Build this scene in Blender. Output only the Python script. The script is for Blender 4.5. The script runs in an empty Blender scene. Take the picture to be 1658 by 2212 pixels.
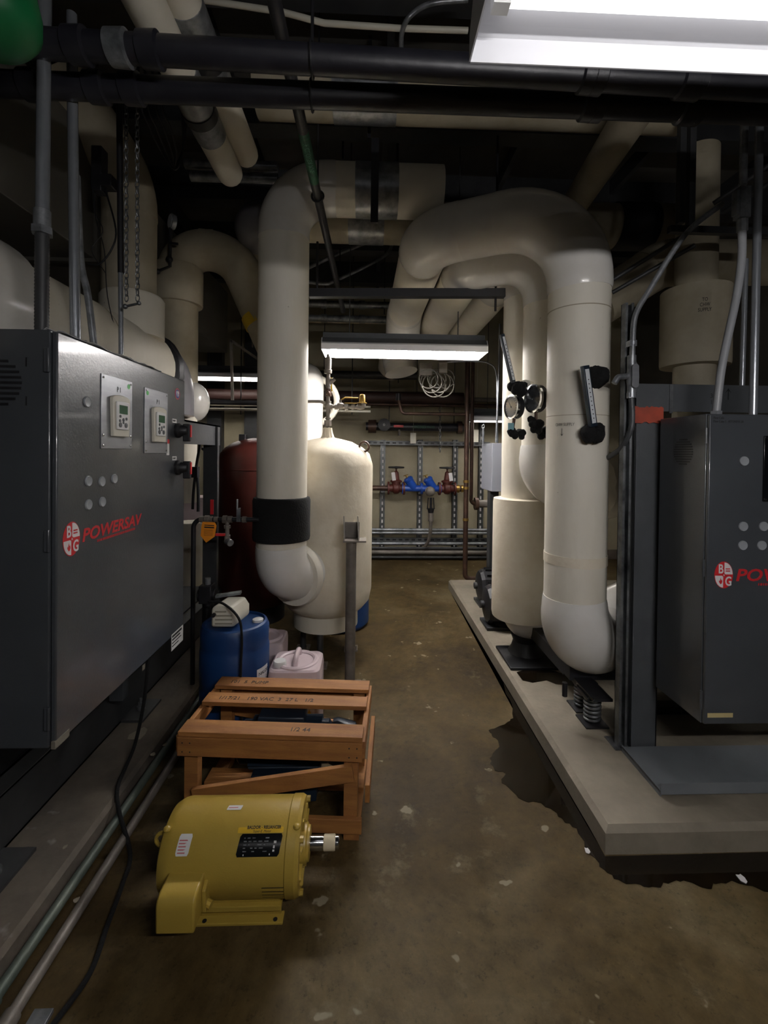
import bpy, bmesh, math, random
from mathutils import Vector, Matrix
random.seed(7)
V = Vector
PI = math.pi
SC = bpy.context.scene
COL = SC.collection
# ------------------------------------------------------------------ camera
F_PX, W_PX, H_PX = 970.0, 1658.0, 2212.0
CX, CY = 829.0, 988.0
CAM = V((0, 0, 1.5))
YAW, PITCH, ROLL = math.radians(2.0), math.radians(0.59), math.radians(0.65)
_f = V((math.sin(YAW) * math.cos(PITCH), math.cos(YAW) * math.cos(PITCH), -math.sin(PITCH)))
_r = V((math.cos(YAW), -math.sin(YAW), 0))
_u = _r.cross(_f)
# the picture is turned clockwise, so the camera is turned counter-clockwise
R_ = _r * math.cos(ROLL) + _u * math.sin(ROLL)
U_ = _u * math.cos(ROLL) - _r * math.sin(ROLL)
cam_d = bpy.data.cameras.new('camera')
cam = bpy.data.objects.new('camera', cam_d)
COL.objects.link(cam)
M = Matrix((R_, U_, -_f)).transposed().to_4x4()
M.translation = CAM
cam.matrix_world = M
cam_d.sensor_fit = 'HORIZONTAL'
cam_d.sensor_width = 36.0
cam_d.lens = F_PX / W_PX * 36.0
cam_d.shift_x = 0
cam_d.shift_y = -(H_PX / 2 - CY) / W_PX
cam_d.clip_start = 0.05
SC.camera = cam
# ------------------------------------------------------------------ world, exposure
w = bpy.data.worlds.new('world'); SC.world = w; w.use_nodes = True
w.node_tree.nodes['Background'].inputs[0].default_value = (0.01, 0.01, 0.012, 1)
w.node_tree.nodes['Background'].inputs[1].default_value = 0.2
SC.view_settings.view_transform = 'Standard'
SC.view_settings.look = 'None'
SC.view_settings.gamma = 1.0
SC.view_settings.exposure = EXPOSURE = 1.3
TUBE_NEAR, TUBE_MID, TUBE_FAR, FILL_LEFT, FILL_RIGHT = .95, 56.0, 10.0, 5.0, 66.0   # emission of the fluorescent tubes; the last two are added fill lights
SC.cycles.use_denoising = True
SC.cycles.max_bounces = 7
SC.cycles.diffuse_bounces = 4
SC.cycles.glossy_bounces = 4

# ------------------------------------------------------------------ helpers
def ray(px, py):
    return (R_ * ((px - CX) / F_PX) - U_ * ((py - CY) / F_PX) + _f)
def A(px, py, Y):
    d = ray(px, py); return CAM + d * (Y / d.y)
def AX(px, py, X):
    d = ray(px, py); return CAM + d * (X / d.x)
def AZ(px, py, z):
    d = ray(px, py); return CAM + d * ((z - 1.5) / d.z)
def ACZ(px, py, cx, cy, R):          # first hit with an upright cylinder
    d = ray(px, py); ox, oy = -cx, -cy
    a = d.x * d.x + d.y * d.y; b = 2 * (ox * d.x + oy * d.y); c = ox * ox + oy * oy - R * R
    t = (-b - math.sqrt(max(b * b - 4 * a * c, 0))) / (2 * a)
    return CAM + d * t
def lin(c):
    return tuple((x / 12.92 if x <= .04045 else ((x + .055) / 1.055) ** 2.4) for x in c)
def hexc(h):
    h = h.lstrip('#'); return lin(tuple(int(h[i:i + 2], 16) / 255 for i in (0, 2, 4)))

def mat(name, c, rough=.5, metal=0.0, c2=None, scale=6.0, mix=.5, bump=0.0, bscale=60.0, stretch=(1, 1, 1), spec=.5, emit=0.0, spots=None, coat=0.0, trans=0.0, rvar=0.0):
    m = bpy.data.materials.new(name); m.use_nodes = True
    nt = m.node_tree; N = nt.nodes; L = nt.links
    b = N['Principled BSDF']
    c = hexc(c) if isinstance(c, str) else c
    b.inputs['Base Color'].default_value = (*c, 1)
    b.inputs['Roughness'].default_value = rough
    b.inputs['Metallic'].default_value = metal
    b.inputs['Specular IOR Level'].default_value = spec
    b.inputs['Coat Weight'].default_value = coat
    b.inputs['Coat Roughness'].default_value = .08
    b.inputs['Transmission Weight'].default_value = trans
    if emit:
        b.inputs['Emission Color'].default_value = (*c, 1); b.inputs['Emission Strength'].default_value = emit
    tc = N.new('ShaderNodeTexCoord'); mp = N.new('ShaderNodeMapping'); mp.inputs['Scale'].default_value = stretch
    L.new(tc.outputs['Object'], mp.inputs[0])
    if c2 is not None:
        c2 = hexc(c2) if isinstance(c2, str) else c2
        nz = N.new('ShaderNodeTexNoise'); nz.inputs['Scale'].default_value = scale; nz.inputs['Detail'].default_value = 6; nz.inputs['Roughness'].default_value = .62
        L.new(mp.outputs[0], nz.inputs['Vector'])
        rp = N.new('ShaderNodeValToRGB'); rp.color_ramp.elements[0].position = mix - .15; rp.color_ramp.elements[1].position = mix + .2
        rp.color_ramp.elements[0].color = (*c, 1); rp.color_ramp.elements[1].color = (*c2, 1)
        L.new(nz.outputs['Fac'], rp.inputs[0]); out = rp.outputs[0]
        if spots is not None:
            nz2 = N.new('ShaderNodeTexNoise'); nz2.inputs['Scale'].default_value = spots[1]; nz2.inputs['Detail'].default_value = 4
            L.new(tc.outputs['Object'], nz2.inputs['Vector'])
            r2 = N.new('ShaderNodeValToRGB'); r2.color_ramp.elements[0].position = spots[2]; r2.color_ramp.elements[1].position = spots[2] + .05
            r2.color_ramp.elements[0].color = (0, 0, 0, 1); r2.color_ramp.elements[1].color = (1, 1, 1, 1)
            L.new(nz2.outputs['Fac'], r2.inputs[0])
            mx = N.new('ShaderNodeMix'); mx.data_type = 'RGBA'
            L.new(r2.outputs[0], mx.inputs[0]); L.new(out, mx.inputs[6]); mx.inputs[7].default_value = (*hexc(spots[0]), 1)
            out = mx.outputs[2]
        L.new(out, b.inputs['Base Color'])
        if rvar:
            mr = N.new('ShaderNodeMapRange'); mr.inputs[3].default_value = rough - rvar; mr.inputs[4].default_value = rough + rvar
            L.new(nz.outputs['Fac'], mr.inputs[0]); L.new(mr.outputs[0], b.inputs['Roughness'])
    if bump:
        nb = N.new('ShaderNodeTexNoise'); nb.inputs['Scale'].default_value = bscale; nb.inputs['Detail'].default_value = 4
        L.new(mp.outputs[0], nb.inputs['Vector'])
        bp = N.new('ShaderNodeBump'); bp.inputs['Strength'].default_value = bump; bp.inputs['Distance'].default_value = .004
        L.new(nb.outputs['Fac'], bp.inputs['Height']); L.new(bp.outputs[0], b.inputs['Normal'])
    return m

def emat(name, c, s):
    m = bpy.data.materials.new(name); m.use_nodes = True
    b = m.node_tree.nodes['Principled BSDF']
    b.inputs['Base Color'].default_value = (.8, .8, .8, 1)
    b.inputs['Emission Color'].default_value = (*c, 1); b.inputs['Emission Strength'].default_value = s
    return m

ROOTLOC = {}
def frame_of(axis):
    a = V(axis).normalized()
    u = a.cross(V((0, 0, 1)))
    if u.length < 1e-4: u = V((1, 0, 0))
    u.normalize(); return a, u, a.cross(u).normalized()

def fillet(pts, rad, n=10):
    """returns list of ('s',p0,p1) and ('a',[pts])"""
    pts = [V(p) for p in pts]
    rads = rad if isinstance(rad, (list, tuple)) else [rad] * (len(pts) - 2)
    segs = []; cur = pts[0]
    for i in range(1, len(pts) - 1):
        p = pts[i]; d0 = (p - pts[i - 1]).normalized(); d1 = (pts[i + 1] - p).normalized()
        th = d0.angle(d1)
        if th < .02: continue
        t = rads[i - 1] * math.tan(th / 2)
        t = min(t, (p - cur).length * .999, (pts[i + 1] - p).length * .92)
        r = t / math.tan(th / 2)
        s = p - d0 * t; e = p + d1 * t
        nrm = (d1 - d0 * d0.dot(d1)).normalized()
        c = s + nrm * r
        arc = []
        k = max(3, int(n * th / (PI / 2)) + 1)
        for j in range(k + 1):
            a = th * j / k
            arc.append(c - nrm * r * math.cos(a) + d0 * r * math.sin(a))
        segs.append(('s', cur, s)); segs.append(('a', arc)); cur = e
    segs.append(('s', cur, pts[-1]))
    return segs
def smooth_path(pts, rad, n=8):
    out = []
    for s in fillet(pts, rad, n):
        q = [s[1], s[2]] if s[0] == 's' else s[1]
        for p in q:
            if not out or (p - out[-1]).length > 1e-4: out.append(p)
    return out
def spline(pts, n=6):
    pts = [V(p) for p in pts]; P = [pts[0] * 2 - pts[1]] + pts + [pts[-1] * 2 - pts[-2]]; out = []
    for i in range(1, len(P) - 2):
        for j in range(n):
            t = j / n; a, b, c, d = P[i - 1], P[i], P[i + 1], P[i + 2]
            out.append(.5 * ((2 * b) + (c - a) * t + (2 * a - 5 * b + 4 * c - d) * t * t + (3 * b - a - 3 * c + d) * t ** 3))
    out.append(pts[-1]); return out

class MB:
    def __init__(s): s.v = []; s.f = []
    def add(s, vs, fs):
        o = len(s.v); s.v += [V(x) for x in vs]; s.f += [tuple(i + o for i in f) for f in fs]; return s
    def box(s, a, b):
        (x0, y0, z0), (x1, y1, z1) = a, b
        x0, x1 = sorted((x0, x1)); y0, y1 = sorted((y0, y1)); z0, z1 = sorted((z0, z1))
        return s.add([(x0, y0, z0), (x1, y0, z0), (x1, y1, z0), (x0, y1, z0), (x0, y0, z1), (x1, y0, z1), (x1, y1, z1), (x0, y1, z1)],
                     [(0, 3, 2, 1), (4, 5, 6, 7), (0, 1, 5, 4), (1, 2, 6, 5), (2, 3, 7, 6), (3, 0, 4, 7)])
    def obox(s, c, size, X=(1, 0, 0), Y=(0, 1, 0)):
        c = V(c); X = V(X).normalized(); Y = V(Y); Y = (Y - X * Y.dot(X)).normalized(); Z = X.cross(Y)
        hx, hy, hz = size[0] / 2, size[1] / 2, size[2] / 2
        vs = [c + X * a * hx + Y * b * hy + Z * d * hz for d in (-1, 1) for a, b in ((-1, -1), (1, -1), (1, 1), (-1, 1))]
        return s.add(vs, [(0, 3, 2, 1), (4, 5, 6, 7), (0, 1, 5, 4), (1, 2, 6, 5), (2, 3, 7, 6), (3, 0, 4, 7)])
    def bar(s, p0, p1, w_, h_, up=(0, 0, 1)):
        p0, p1 = V(p0), V(p1); X = (p1 - p0)
        Z = V(up); Y = Z.cross(X.normalized())
        if Y.length < 1e-3: Y = V((0, 1, 0))
        return s.obox((p0 + p1) / 2, (X.length, w_, h_), X, Y)
    def tube(s, pts, r, seg=16, caps=True):
        pts = [V(p) for p in pts]; n = len(pts)
        rs = r if isinstance(r, (list, tuple)) else [r] * n
        tang = []
        for i in range(n):
            a = pts[max(i - 1, 0)]; b = pts[min(i + 1, n - 1)]; tang.append((b - a).normalized())
        t0, u, v = frame_of(tang[0]); vs = []; fs = []
        for i in range(n):
            t = tang[i]; u = (u - t * u.dot(t)).normalized(); v = t.cross(u)
            for k in range(seg):
                a = 2 * PI * k / seg; vs.append(pts[i] + (u * math.cos(a) + v * math.sin(a)) * rs[i])
        for i in range(n - 1):
            for k in range(seg):
                k2 = (k + 1) % seg; fs.append((i * seg + k, i * seg + k2, (i + 1) * seg + k2, (i + 1) * seg + k))
        if caps:
            fs.append(tuple(reversed(range(seg)))); fs.append(tuple((n - 1) * seg + k for k in range(seg)))
        return s.add(vs, fs)
    def cyl(s, p0, p1, r, r1=None, seg=16): return s.tube([p0, p1], [r, r if r1 is None else r1], seg)
    def lathe(s, prof, o, axis=(0, 0, 1), seg=32):
        a, u, v = frame_of(axis); o = V(o)
        pts = [o + a * h for (r, h) in prof]; vs = []; fs = []; n = len(prof)
        for (r, h) in prof:
            for k in range(seg):
                g = 2 * PI * k / seg; vs.append(o + a * h + (u * math.cos(g) + v * math.sin(g)) * max(r, 1e-5))
        for i in range(n - 1):
            for k in range(seg):
                k2 = (k + 1) % seg; fs.append((i * seg + k, i * seg + k2, (i + 1) * seg + k2, (i + 1) * seg + k))
        fs.append(tuple(reversed(range(seg)))); fs.append(tuple((n - 1) * seg + k for k in range(seg)))
        return s.add(vs, fs)
    def ball(s, c, r, seg=20, rings=12, lump=0.0):
        c = V(c); r = r if isinstance(r, (tuple, list)) else (r, r, r); vs = [c + V((0, 0, -r[2]))]; fs = []
        for i in range(1, rings):
            ph = -PI / 2 + PI * i / rings
            for k in range(seg):
                th = 2 * PI * k / seg; q = 1 + lump * (random.random() - .5)
                vs.append(c + V((r[0] * math.cos(ph) * math.cos(th) * q, r[1] * math.cos(ph) * math.sin(th) * q, r[2] * math.sin(ph) * q)))
        vs.append(c + V((0, 0, r[2])))
        for k in range(seg):
            fs.append((0, 1 + (k + 1) % seg, 1 + k)); fs.append((len(vs) - 1, 1 + (rings - 2) * seg + k, 1 + (rings - 2) * seg + (k + 1) % seg))
        for i in range(rings - 2):
            for k in range(seg):
                k2 = (k + 1) % seg; fs.append((1 + i * seg + k, 1 + i * seg + k2, 1 + (i + 1) * seg + k2, 1 + (i + 1) * seg + k))
        return s.add(vs, fs)
    def torus(s, c, axis, R, r, seg=24, sec=8, sx=1.0):
        a, u, v = frame_of(axis); c = V(c); vs = []; fs = []
        for i in range(seg):
            g = 2 * PI * i / seg; d = u * math.cos(g) * sx + v * math.sin(g); dn = (u * math.cos(g) + v * math.sin(g))
            for k in range(sec):
                h = 2 * PI * k / sec; vs.append(c + d * R + dn * r * math.cos(h) + a * r * math.sin(h))
        for i in range(seg):
            for k in range(sec):
                i2 = (i + 1) % seg; k2 = (k + 1) % sec; fs.append((i * sec + k, i2 * sec + k, i2 * sec + k2, i * sec + k2))
        return s.add(vs, fs)
    def poly(s, pts, off):            # extruded outline
        pts = [V(p) for p in pts]; n = len(pts); off = V(off)
        fs = [tuple(range(n - 1, -1, -1)), tuple(range(n, 2 * n))] + [(i, (i + 1) % n, n + (i + 1) % n, n + i) for i in range(n)]
        return s.add(pts + [p + off for p in pts], fs)
    def shape(s, O, U, Vv, pts2, t):
        O, U, Vv = V(O), V(U), V(Vv); return s.poly([O + U * x + Vv * y for x, y in pts2], U.cross(Vv).normalized() * t)
    def text(s, body, size, fn, bold=0.0, shear=0.0, ext=.0004, align='LEFT', sx=1.0, spacing=1.0):
        cu = bpy.data.curves.new('t', 'FONT'); cu.body = body; cu.size = size; cu.offset = bold; cu.shear = shear; cu.extrude = ext; cu.align_x = align; cu.resolution_u = 3; cu.space_character = spacing
        o = bpy.data.objects.new('t', cu); COL.objects.link(o)
        me = bpy.data.meshes.new_from_object(o, depsgraph=bpy.context.evaluated_depsgraph_get())
        s.add([fn(v.co.x * sx, v.co.y, v.co.z) for v in me.vertices], [tuple(p.vertices) for p in me.polygons])
        bpy.data.objects.remove(o); bpy.data.curves.remove(cu); bpy.data.meshes.remove(me)
        return s

def plane_fn(O, U, Vv):
    O, U, Vv = V(O), V(U).normalized(), V(Vv).normalized(); n = U.cross(Vv)
    return lambda x, y, z: O + U * x + Vv * y + n * z
def cylz_fn(cx, cy, R, a0, z0):       # wrapped round an upright pipe; a0 measured from -Y towards +X
    return lambda x, y, z: V((cx + (R + z) * math.sin(a0 + x / R), cy - (R + z) * math.cos(a0 + x / R), z0 + y))

def mesh_from(mb, name, shift, smooth=True, ang=.6):
    me = bpy.data.meshes.new(name)
    me.from_pydata([tuple(v - shift) for v in mb.v], [], mb.f); me.validate()
    bm = bmesh.new(); bm.from_mesh(me); bmesh.ops.recalc_face_normals(bm, faces=bm.faces[:]); bm.to_mesh(me); bm.free()
    if smooth:
        me.polygons.foreach_set('use_smooth', [True] * len(me.polygons)); me.set_sharp_from_angle(angle=ang)
    me.update(); return me
def tag(o, label=None, cat=None, group=None, kind=None):
    if label: o['label'] = label
    if cat: o['category'] = cat
    if group: o['group'] = group
    if kind: o['kind'] = kind
    return o
def obj(name, mb, m, parent=None, label=None, cat=None, group=None, kind=None, bev=0.0, smooth=True, ang=.6):
    if parent is None:
        xs = [v.x for v in mb.v]; ys = [v.y for v in mb.v]; zs = [v.z for v in mb.v]
        shift = V(((min(xs) + max(xs)) / 2, (min(ys) + max(ys)) / 2, min(zs)))
    else:
        shift = ROOTLOC[parent.name]
    me = mesh_from(mb, name, shift, smooth, ang); me.materials.append(m)
    o = bpy.data.objects.new(name, me); COL.objects.link(o)
    if parent is None: o.location = shift; ROOTLOC[o.name] = shift
    else: o.parent = parent; ROOTLOC[o.name] = shift
    if bev:
        b = o.modifiers.new('edge', 'BEVEL'); b.width = bev; b.segments = 2; b.limit_method = 'ANGLE'; b.angle_limit = .7
    return tag(o, label, cat, group, kind)
def thing(name, label, cat, loc=(0, 0, 0), group=None, rotz=0.0):
    o = bpy.data.objects.new(name, None); COL.objects.link(o); o.empty_display_size = .1
    o.location = loc; o.rotation_euler = (0, 0, rotz)
    ROOTLOC[o.name] = V(loc) if not rotz else V((0, 0, 0))     # turned things are built about their own origin
    return tag(o, label, cat, group)
def localthing(name, label, cat, loc, group=None, rotz=0.0):
    o = thing(name, label, cat, loc, group, rotz); ROOTLOC[o.name] = V((0, 0, 0)); return o
def dup(root, loc, label=None, rotz=None, scale=None):
    r = root.copy(); COL.objects.link(r); r.location = loc
    if rotz is not None: r.rotation_euler = (0, 0, rotz)
    if scale: r.scale = scale
    if label: r['label'] = label
    for ch in list(root.children):
        c = ch.copy(); COL.objects.link(c); c.parent = r
        for g in ch.children:
            d = g.copy(); COL.objects.link(d); d.parent = c
    return r
def struct(name, mb, m, bev=0.0, smooth=False): return obj(name, mb, m, kind='structure', bev=bev, smooth=smooth)

# ------------------------------------------------------------------ materials
def floor_mat():
    m = mat('floor_concrete', '#4e4130', .6, bump=.6, bscale=30, spec=.22)
    nt = m.node_tree; N = nt.nodes; L = nt.links; b = N['Principled BSDF']; tc = [n for n in N if n.type == 'TEX_COORD'][0]
    def noise(sc, det=6, rough=.6, dist=0):
        n = N.new('ShaderNodeTexNoise'); n.inputs['Scale'].default_value = sc; n.inputs['Detail'].default_value = det; n.inputs['Roughness'].default_value = rough; n.inputs['Distortion'].default_value = dist
        L.new(tc.outputs['Object'], n.inputs['Vector']); return n.outputs['Fac']
    def ramp(f, stops):
        r = N.new('ShaderNodeValToRGB'); e = r.color_ramp.elements
        while len(e) < len(stops): e.new(.5)
        for k, (p_, c) in enumerate(stops): e[k].position = p_; e[k].color = (*(hexc(c) if isinstance(c, str) else (c, c, c)), 1)
        L.new(f, r.inputs[0]); return r.outputs[0]
    def mixc(f, a_, b_, mode='MIX'):
        x = N.new('ShaderNodeMix'); x.data_type = 'RGBA'; x.blend_type = mode
        if isinstance(f, float): x.inputs[0].default_value = f
        else: L.new(f, x.inputs[0])
        L.new(a_, x.inputs[6])
        if isinstance(b_, str): x.inputs[7].default_value = (*hexc(b_), 1)
        else: L.new(b_, x.inputs[7])
        return x.outputs[2]
    base = ramp(noise(1.1, 8, .65, .4), [(.30, '#2b2114'), (.48, '#47391f'), (.60, '#564930'), (.72, '#665b43')])
    base = mixc(.75, base, ramp(noise(14, 8, .75), [(.3, .5), (.5, .95), (.7, 1.3)]), 'MULTIPLY')
    base = mixc(.6, base, ramp(noise(55, 4, .7), [(.32, .35), (.42, 1.0), (.62, 1.0), (.72, 1.5)]), 'MULTIPLY')
    base = mixc(ramp(noise(4.5, 7, .7), [(.60, 0.0), (.70, .8)]), base, '#665d48')       # pale scuffs
    base = mixc(ramp(noise(9, 3, .5), [(.69, 0.0), (.71, 1.0)]), base, '#7f7663')       # bare chips
    base = mixc(ramp(noise(6.3, 6, .7, .6), [(.24, 1.0), (.36, 0.0)]), base, '#2a2119')       # dark grease spots
    L.new(base, b.inputs['Base Color'])
    mr = N.new('ShaderNodeMapRange'); mr.inputs[3].default_value = .5; mr.inputs[4].default_value = .8
    L.new(noise(2.4), mr.inputs[0]); L.new(mr.outputs[0], b.inputs['Roughness'])
    return m
m_floor = floor_mat()
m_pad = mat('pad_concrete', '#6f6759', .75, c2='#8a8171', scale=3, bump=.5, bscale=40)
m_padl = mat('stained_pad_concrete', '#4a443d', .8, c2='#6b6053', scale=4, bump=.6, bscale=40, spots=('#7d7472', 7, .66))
m_wall = mat('cream_block_wall', '#a0977f', .7, c2='#8d846d', scale=2.5, bump=.3)
m_wallg = mat('grey_block_wall', '#4a4843', .8, c2='#3a3834', scale=2.5, bump=.3)
m_ceil = mat('dusty_ceiling', '#4e4b46', .85, c2='#3d3b38', scale=2.0)
m_black = mat('black_steel', '#17171a', .5, c2='#202024', scale=12)
m_blackp = mat('black_pipe_paint', '#1b1b22', .42, c2='#26262c', scale=9, bump=.2)
m_dark = mat('dark_steel', '#2a2b2d', .5, c2='#38393a', scale=8)
m_rub = mat('black_foam', '#070708', .95, bump=.8, bscale=90)
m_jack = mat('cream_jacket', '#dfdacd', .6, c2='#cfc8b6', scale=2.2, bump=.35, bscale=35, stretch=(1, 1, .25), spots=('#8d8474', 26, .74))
m_jackd = mat('dim_cream_jacket', '#aca38f', .68, c2='#90866f', scale=2.6, bump=.35, bscale=25)  # cream jacket with the dim light on high pipes darkened in; seams share it
m_pvc = mat('white_elbow_cover', '#dddbd6', .26, c2='#d0ccc3', scale=3, coat=.2)
m_pvcd = mat('grey_elbow_cover', '#77757a', .3, c2='#6c6a6e', scale=3)
m_canvas = mat('canvas_jacket', '#e2dac8', .75, c2='#d3c8b2', scale=5, bump=.9, bscale=16)
m_galv = mat('galvanised_steel', '#9a9da1', .36, metal=.55, c2='#5c5f62', scale=14, bump=.15)
m_emt = mat('conduit_steel', '#9a9ea4', .26, metal=.6, c2='#8b8f95', scale=10)
m_dgalv = mat('dull_strut_steel', '#86898b', .45, metal=.7, c2='#3a3c3e', scale=10)
m_cab = mat('grey_cabinet_paint', '#43464a', .3, c2='#3e4145', scale=2.2, bump=.12, bscale=140, coat=.35)
m_frame = mat('grey_frame_paint', '#4a4d50', .45, c2='#404245', scale=4, bump=.2)
m_plug = mat('grey_plug', '#8c9094', .4)
m_alum = mat('brushed_plate', '#9a9ca0', .38, metal=.75, c2='#84868a', scale=3, stretch=(1, 1, 8))
m_cream = mat('cream_plastic', '#c9c5b6', .45)
m_lcd = mat('green_display', '#2f5a3a', .2)
m_white = mat('white_paint', '#d8d8d6', .4)
m_refl = mat('white_reflector', '#e8e8ea', .35)
m_refln = mat('near_reflector_enamel', '#cfd0d4', .4)
m_red = mat('red_paint', '#c2262c', .45)
m_redor = mat('red_orange_primer', '#a8452f', .6, c2='#7a3325', scale=9)
m_blue = mat('blue_plastic', '#12386a', .45, c2='#0f305c', scale=3)
m_bluev = mat('blue_epoxy', '#1d4ba6', .3, coat=.3)
m_navy = mat('dark_blue_motor_paint', '#16202c', .4, c2='#1d2a38', scale=5)
m_yel = mat('yellow_motor_paint', '#a98f3e', .36, c2='#a08638', scale=3, bump=.1, bscale=160)
m_wood = mat('pine_boards', '#a06c36', .7, c2='#7c4f28', scale=3.5, stretch=(1, 9, 9), bump=.3, spots=('#5a3418', 9, .74))
m_woody = mat('pine_boards_lengthways', '#a06c36', .7, c2='#7c4f28', scale=3.5, stretch=(9, 1, 9), bump=.3, spots=('#5a3418', 9, .74))
m_iron = mat('red_iron_valve', '#5c261c', .55, c2='#441c16', scale=9, bump=.4)
m_rtank = mat('red_oxide_tank', '#4c1b14', .45, c2='#3a140f', scale=3)
m_copper = mat('old_copper', '#5a4236', .45, metal=.4, c2='#382a24', scale=8)
m_brass = mat('brass', '#a98a4a', .35, metal=.8)
m_pipe = mat('grey_iron_pipe', '#7d766e', .5, metal=.15, c2='#5c564f', scale=10)
m_jug = mat('pale_jug_plastic', '#cdbcc0', .35, c2='#bda9ae', scale=4)
m_orange = mat('orange_tag', '#f0941e', .6)
m_ink = mat('black_ink', '#1a1a1c', .7)
m_gink = mat('green_paint', '#2a6b4c', .6, c2='#1d4a36', scale=40)
m_green = mat('green_plastic', '#0f6a3a', .45, c2='#0d5c33', scale=4)
m_yell = mat('yellow_plastic', '#c9a620', .5)
m_water = mat('wet_floor', '#120d07', .06, c2='#1a130b', scale=7, bump=.05, bscale=12, spec=.6)
m_crome = mat('polished_steel', '#c9cbce', .15, metal=1.0)
m_glass = mat('gauge_face', '#cdd1d5', .5)
m_cable = mat('pale_cable', '#6d695f', .5)
m_tube = emat('fluorescent_tube_near', (1, .97, .98), TUBE_NEAR)
m_tubeb1 = emat('fill_tube_right', (1, .97, .97), FILL_RIGHT)  # tube of the unseen light added at right
m_tubeb = emat('fill_tube_left', (1, .97, .96), FILL_LEFT)  # tube of the unseen light added at left
m_tubem = emat('fluorescent_tube_middle', (1, .96, .93), TUBE_MID)
m_tubef = emat('fluorescent_tube_far', (1, .95, .88), TUBE_FAR)
m_logow = mat('logo_white', '#d2cfcf', .45)
m_globe = mat('globe_blue', '#1c2f86', .4)
m_panel = mat('dark_display_panel', '#101214', .2)
m_duct = mat('dull_duct_metal', '#57544d', .6, c2='#4a4741', scale=2)
# ================================================================== STRUCTURE
YB = 6.4; ZC = 3.9
struct('floor', MB().box((-4.2, -3, -.1), (3.8, YB + .2, 0)), m_floor)
struct('ceiling', MB().box((-4.2, -3, ZC), (3.8, YB + .2, ZC + .1)), m_ceil)
struct('wall_back', MB().box((-4.2, YB, 0), (3.8, YB + .2, ZC)), m_wall)
struct('wall_left', MB().box((-4.3, -3, 0), (-4.1, YB, ZC)), m_wallg)
struct('wall_right', MB().box((3.7, -3, 0), (3.9, YB, ZC)), m_wallg)
struct('wall_front', MB().box((-4.2, -3.2, 0), (3.8, -3, ZC)), m_wallg)
struct('baseboard_back', MB().box((-4.1, YB - .05, 0), (3.7, YB, .13)), m_padl)
n = 1
for y in (1.15, 2.15, 3.05, 3.95, 4.85, 5.75):
    struct('trim_%d' % n, MB().box((-4.1, y - .07, ZC - .26), (3.7, y + .07, ZC)), m_dark); n += 1
for x in (-2.9, -1.9, -.9, .1, 1.1, 2.1, 3.1):
    struct('trim_%d' % n, MB().box((x - .02, -3, ZC - .12), (x + .02, YB, ZC)), m_dark); n += 1
for x in (-2.13, -1.62):
    struct('trim_%d' % n, MB().box((x - .1, YB - .12, 0), (x + .1, YB, 3.2)), m_dark); n += 1
# concrete pads with a chamfered edge
def pad(x0, x1, y0, y1, h, ch):
    mb = MB()
    vs = [(x0, y0, 0), (x1, y0, 0), (x1, y1, 0), (x0, y1, 0), (x0, y0, h - ch), (x1, y0, h - ch), (x1, y1, h - ch), (x0, y1, h - ch),
          (x0 + ch, y0 + ch, h), (x1 - ch, y0 + ch, h), (x1 - ch, y1 - ch, h), (x0 + ch, y1 - ch, h)]
    fs = [(3, 2, 1, 0), (8, 9, 10, 11)]
    for i in range(4):
        j = (i + 1) % 4; fs += [(i, j, j + 4, i + 4), (i + 4, j + 4, j + 8, i + 8)]
    return mb.add(vs, fs)
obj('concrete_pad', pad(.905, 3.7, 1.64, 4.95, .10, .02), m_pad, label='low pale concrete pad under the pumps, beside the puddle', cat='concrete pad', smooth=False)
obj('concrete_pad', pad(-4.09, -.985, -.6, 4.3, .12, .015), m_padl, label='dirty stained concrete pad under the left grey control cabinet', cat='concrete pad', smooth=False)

# puddle (water lying on the floor along the pad)
pp = [(1330, 1868), (1205, 1655), (1110, 1490), (1063, 1398), (1003, 1290), (998, 1280), (1015, 1320), (1040, 1365), (1062, 1402), (1080, 1448), (1092, 1500), (1107, 1530), (1108, 1552), (1096, 1560), (1072, 1572), (1055, 1578),
      (1062, 1590), (1075, 1600), (1074, 1618), (1062, 1634), (1058, 1650), (1068, 1665), (1092, 1672), (1083, 1692), (1108, 1712), (1130, 1730), (1168, 1735), (1202, 1757), (1220, 1778), (1245, 1790),
      (1262, 1830), (1285, 1855), (1305, 1880), (1325, 1899), (1360, 1910), (1390, 1916), (1425, 1918), (1432, 1907), (1460, 1902), (1495, 1908), (1530, 1921), (1545, 1910), (1580, 1903), (1620, 1914), (1660, 1928), (1720, 1935), (1720, 1862)]
P3 = [AZ(x, y, 0.0) for x, y in pp]
P3[0] = V((.90, 1.632, 0)); P3[1] = V((.902, 2.1, 0)); P3[2] = V((.902, 2.9, 0)); P3[3] = V((.902, 3.5, 0)); P3[4] = V((.902, 4.7, 0)); P3[-1] = V((1.6, 1.636, 0))
pe = []
for i, p in enumerate(P3):
    pe.append(p)
    q = P3[(i + 1) % len(P3)]
    if 5 <= i < len(P3) - 2 and (q - p).length > .02:
        for t in (.33, .66):
            pe.append(p.lerp(q, t) + V((random.uniform(-1, 1), random.uniform(-1, 1), 0)) * .008)
obj('puddle', MB().poly([p + V((0, 0, .0005)) for p in pe], (0, 0, .0015)), m_water, label='dark puddle of leaked water along the concrete pad edge', cat='puddle', smooth=False)
pp = [(1115, 1452), (1160, 1440), (1215, 1455), (1262, 1475), (1240, 1482), (1200, 1478), (1180, 1470), (1150, 1475), (1128, 1470)]
obj('puddle', MB().poly([AZ(x, y, .1005) for x, y in pp], (0, 0, .001)), m_water, label='small wet patch on the concrete pad under the white elbow', cat='puddle', smooth=False)

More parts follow.
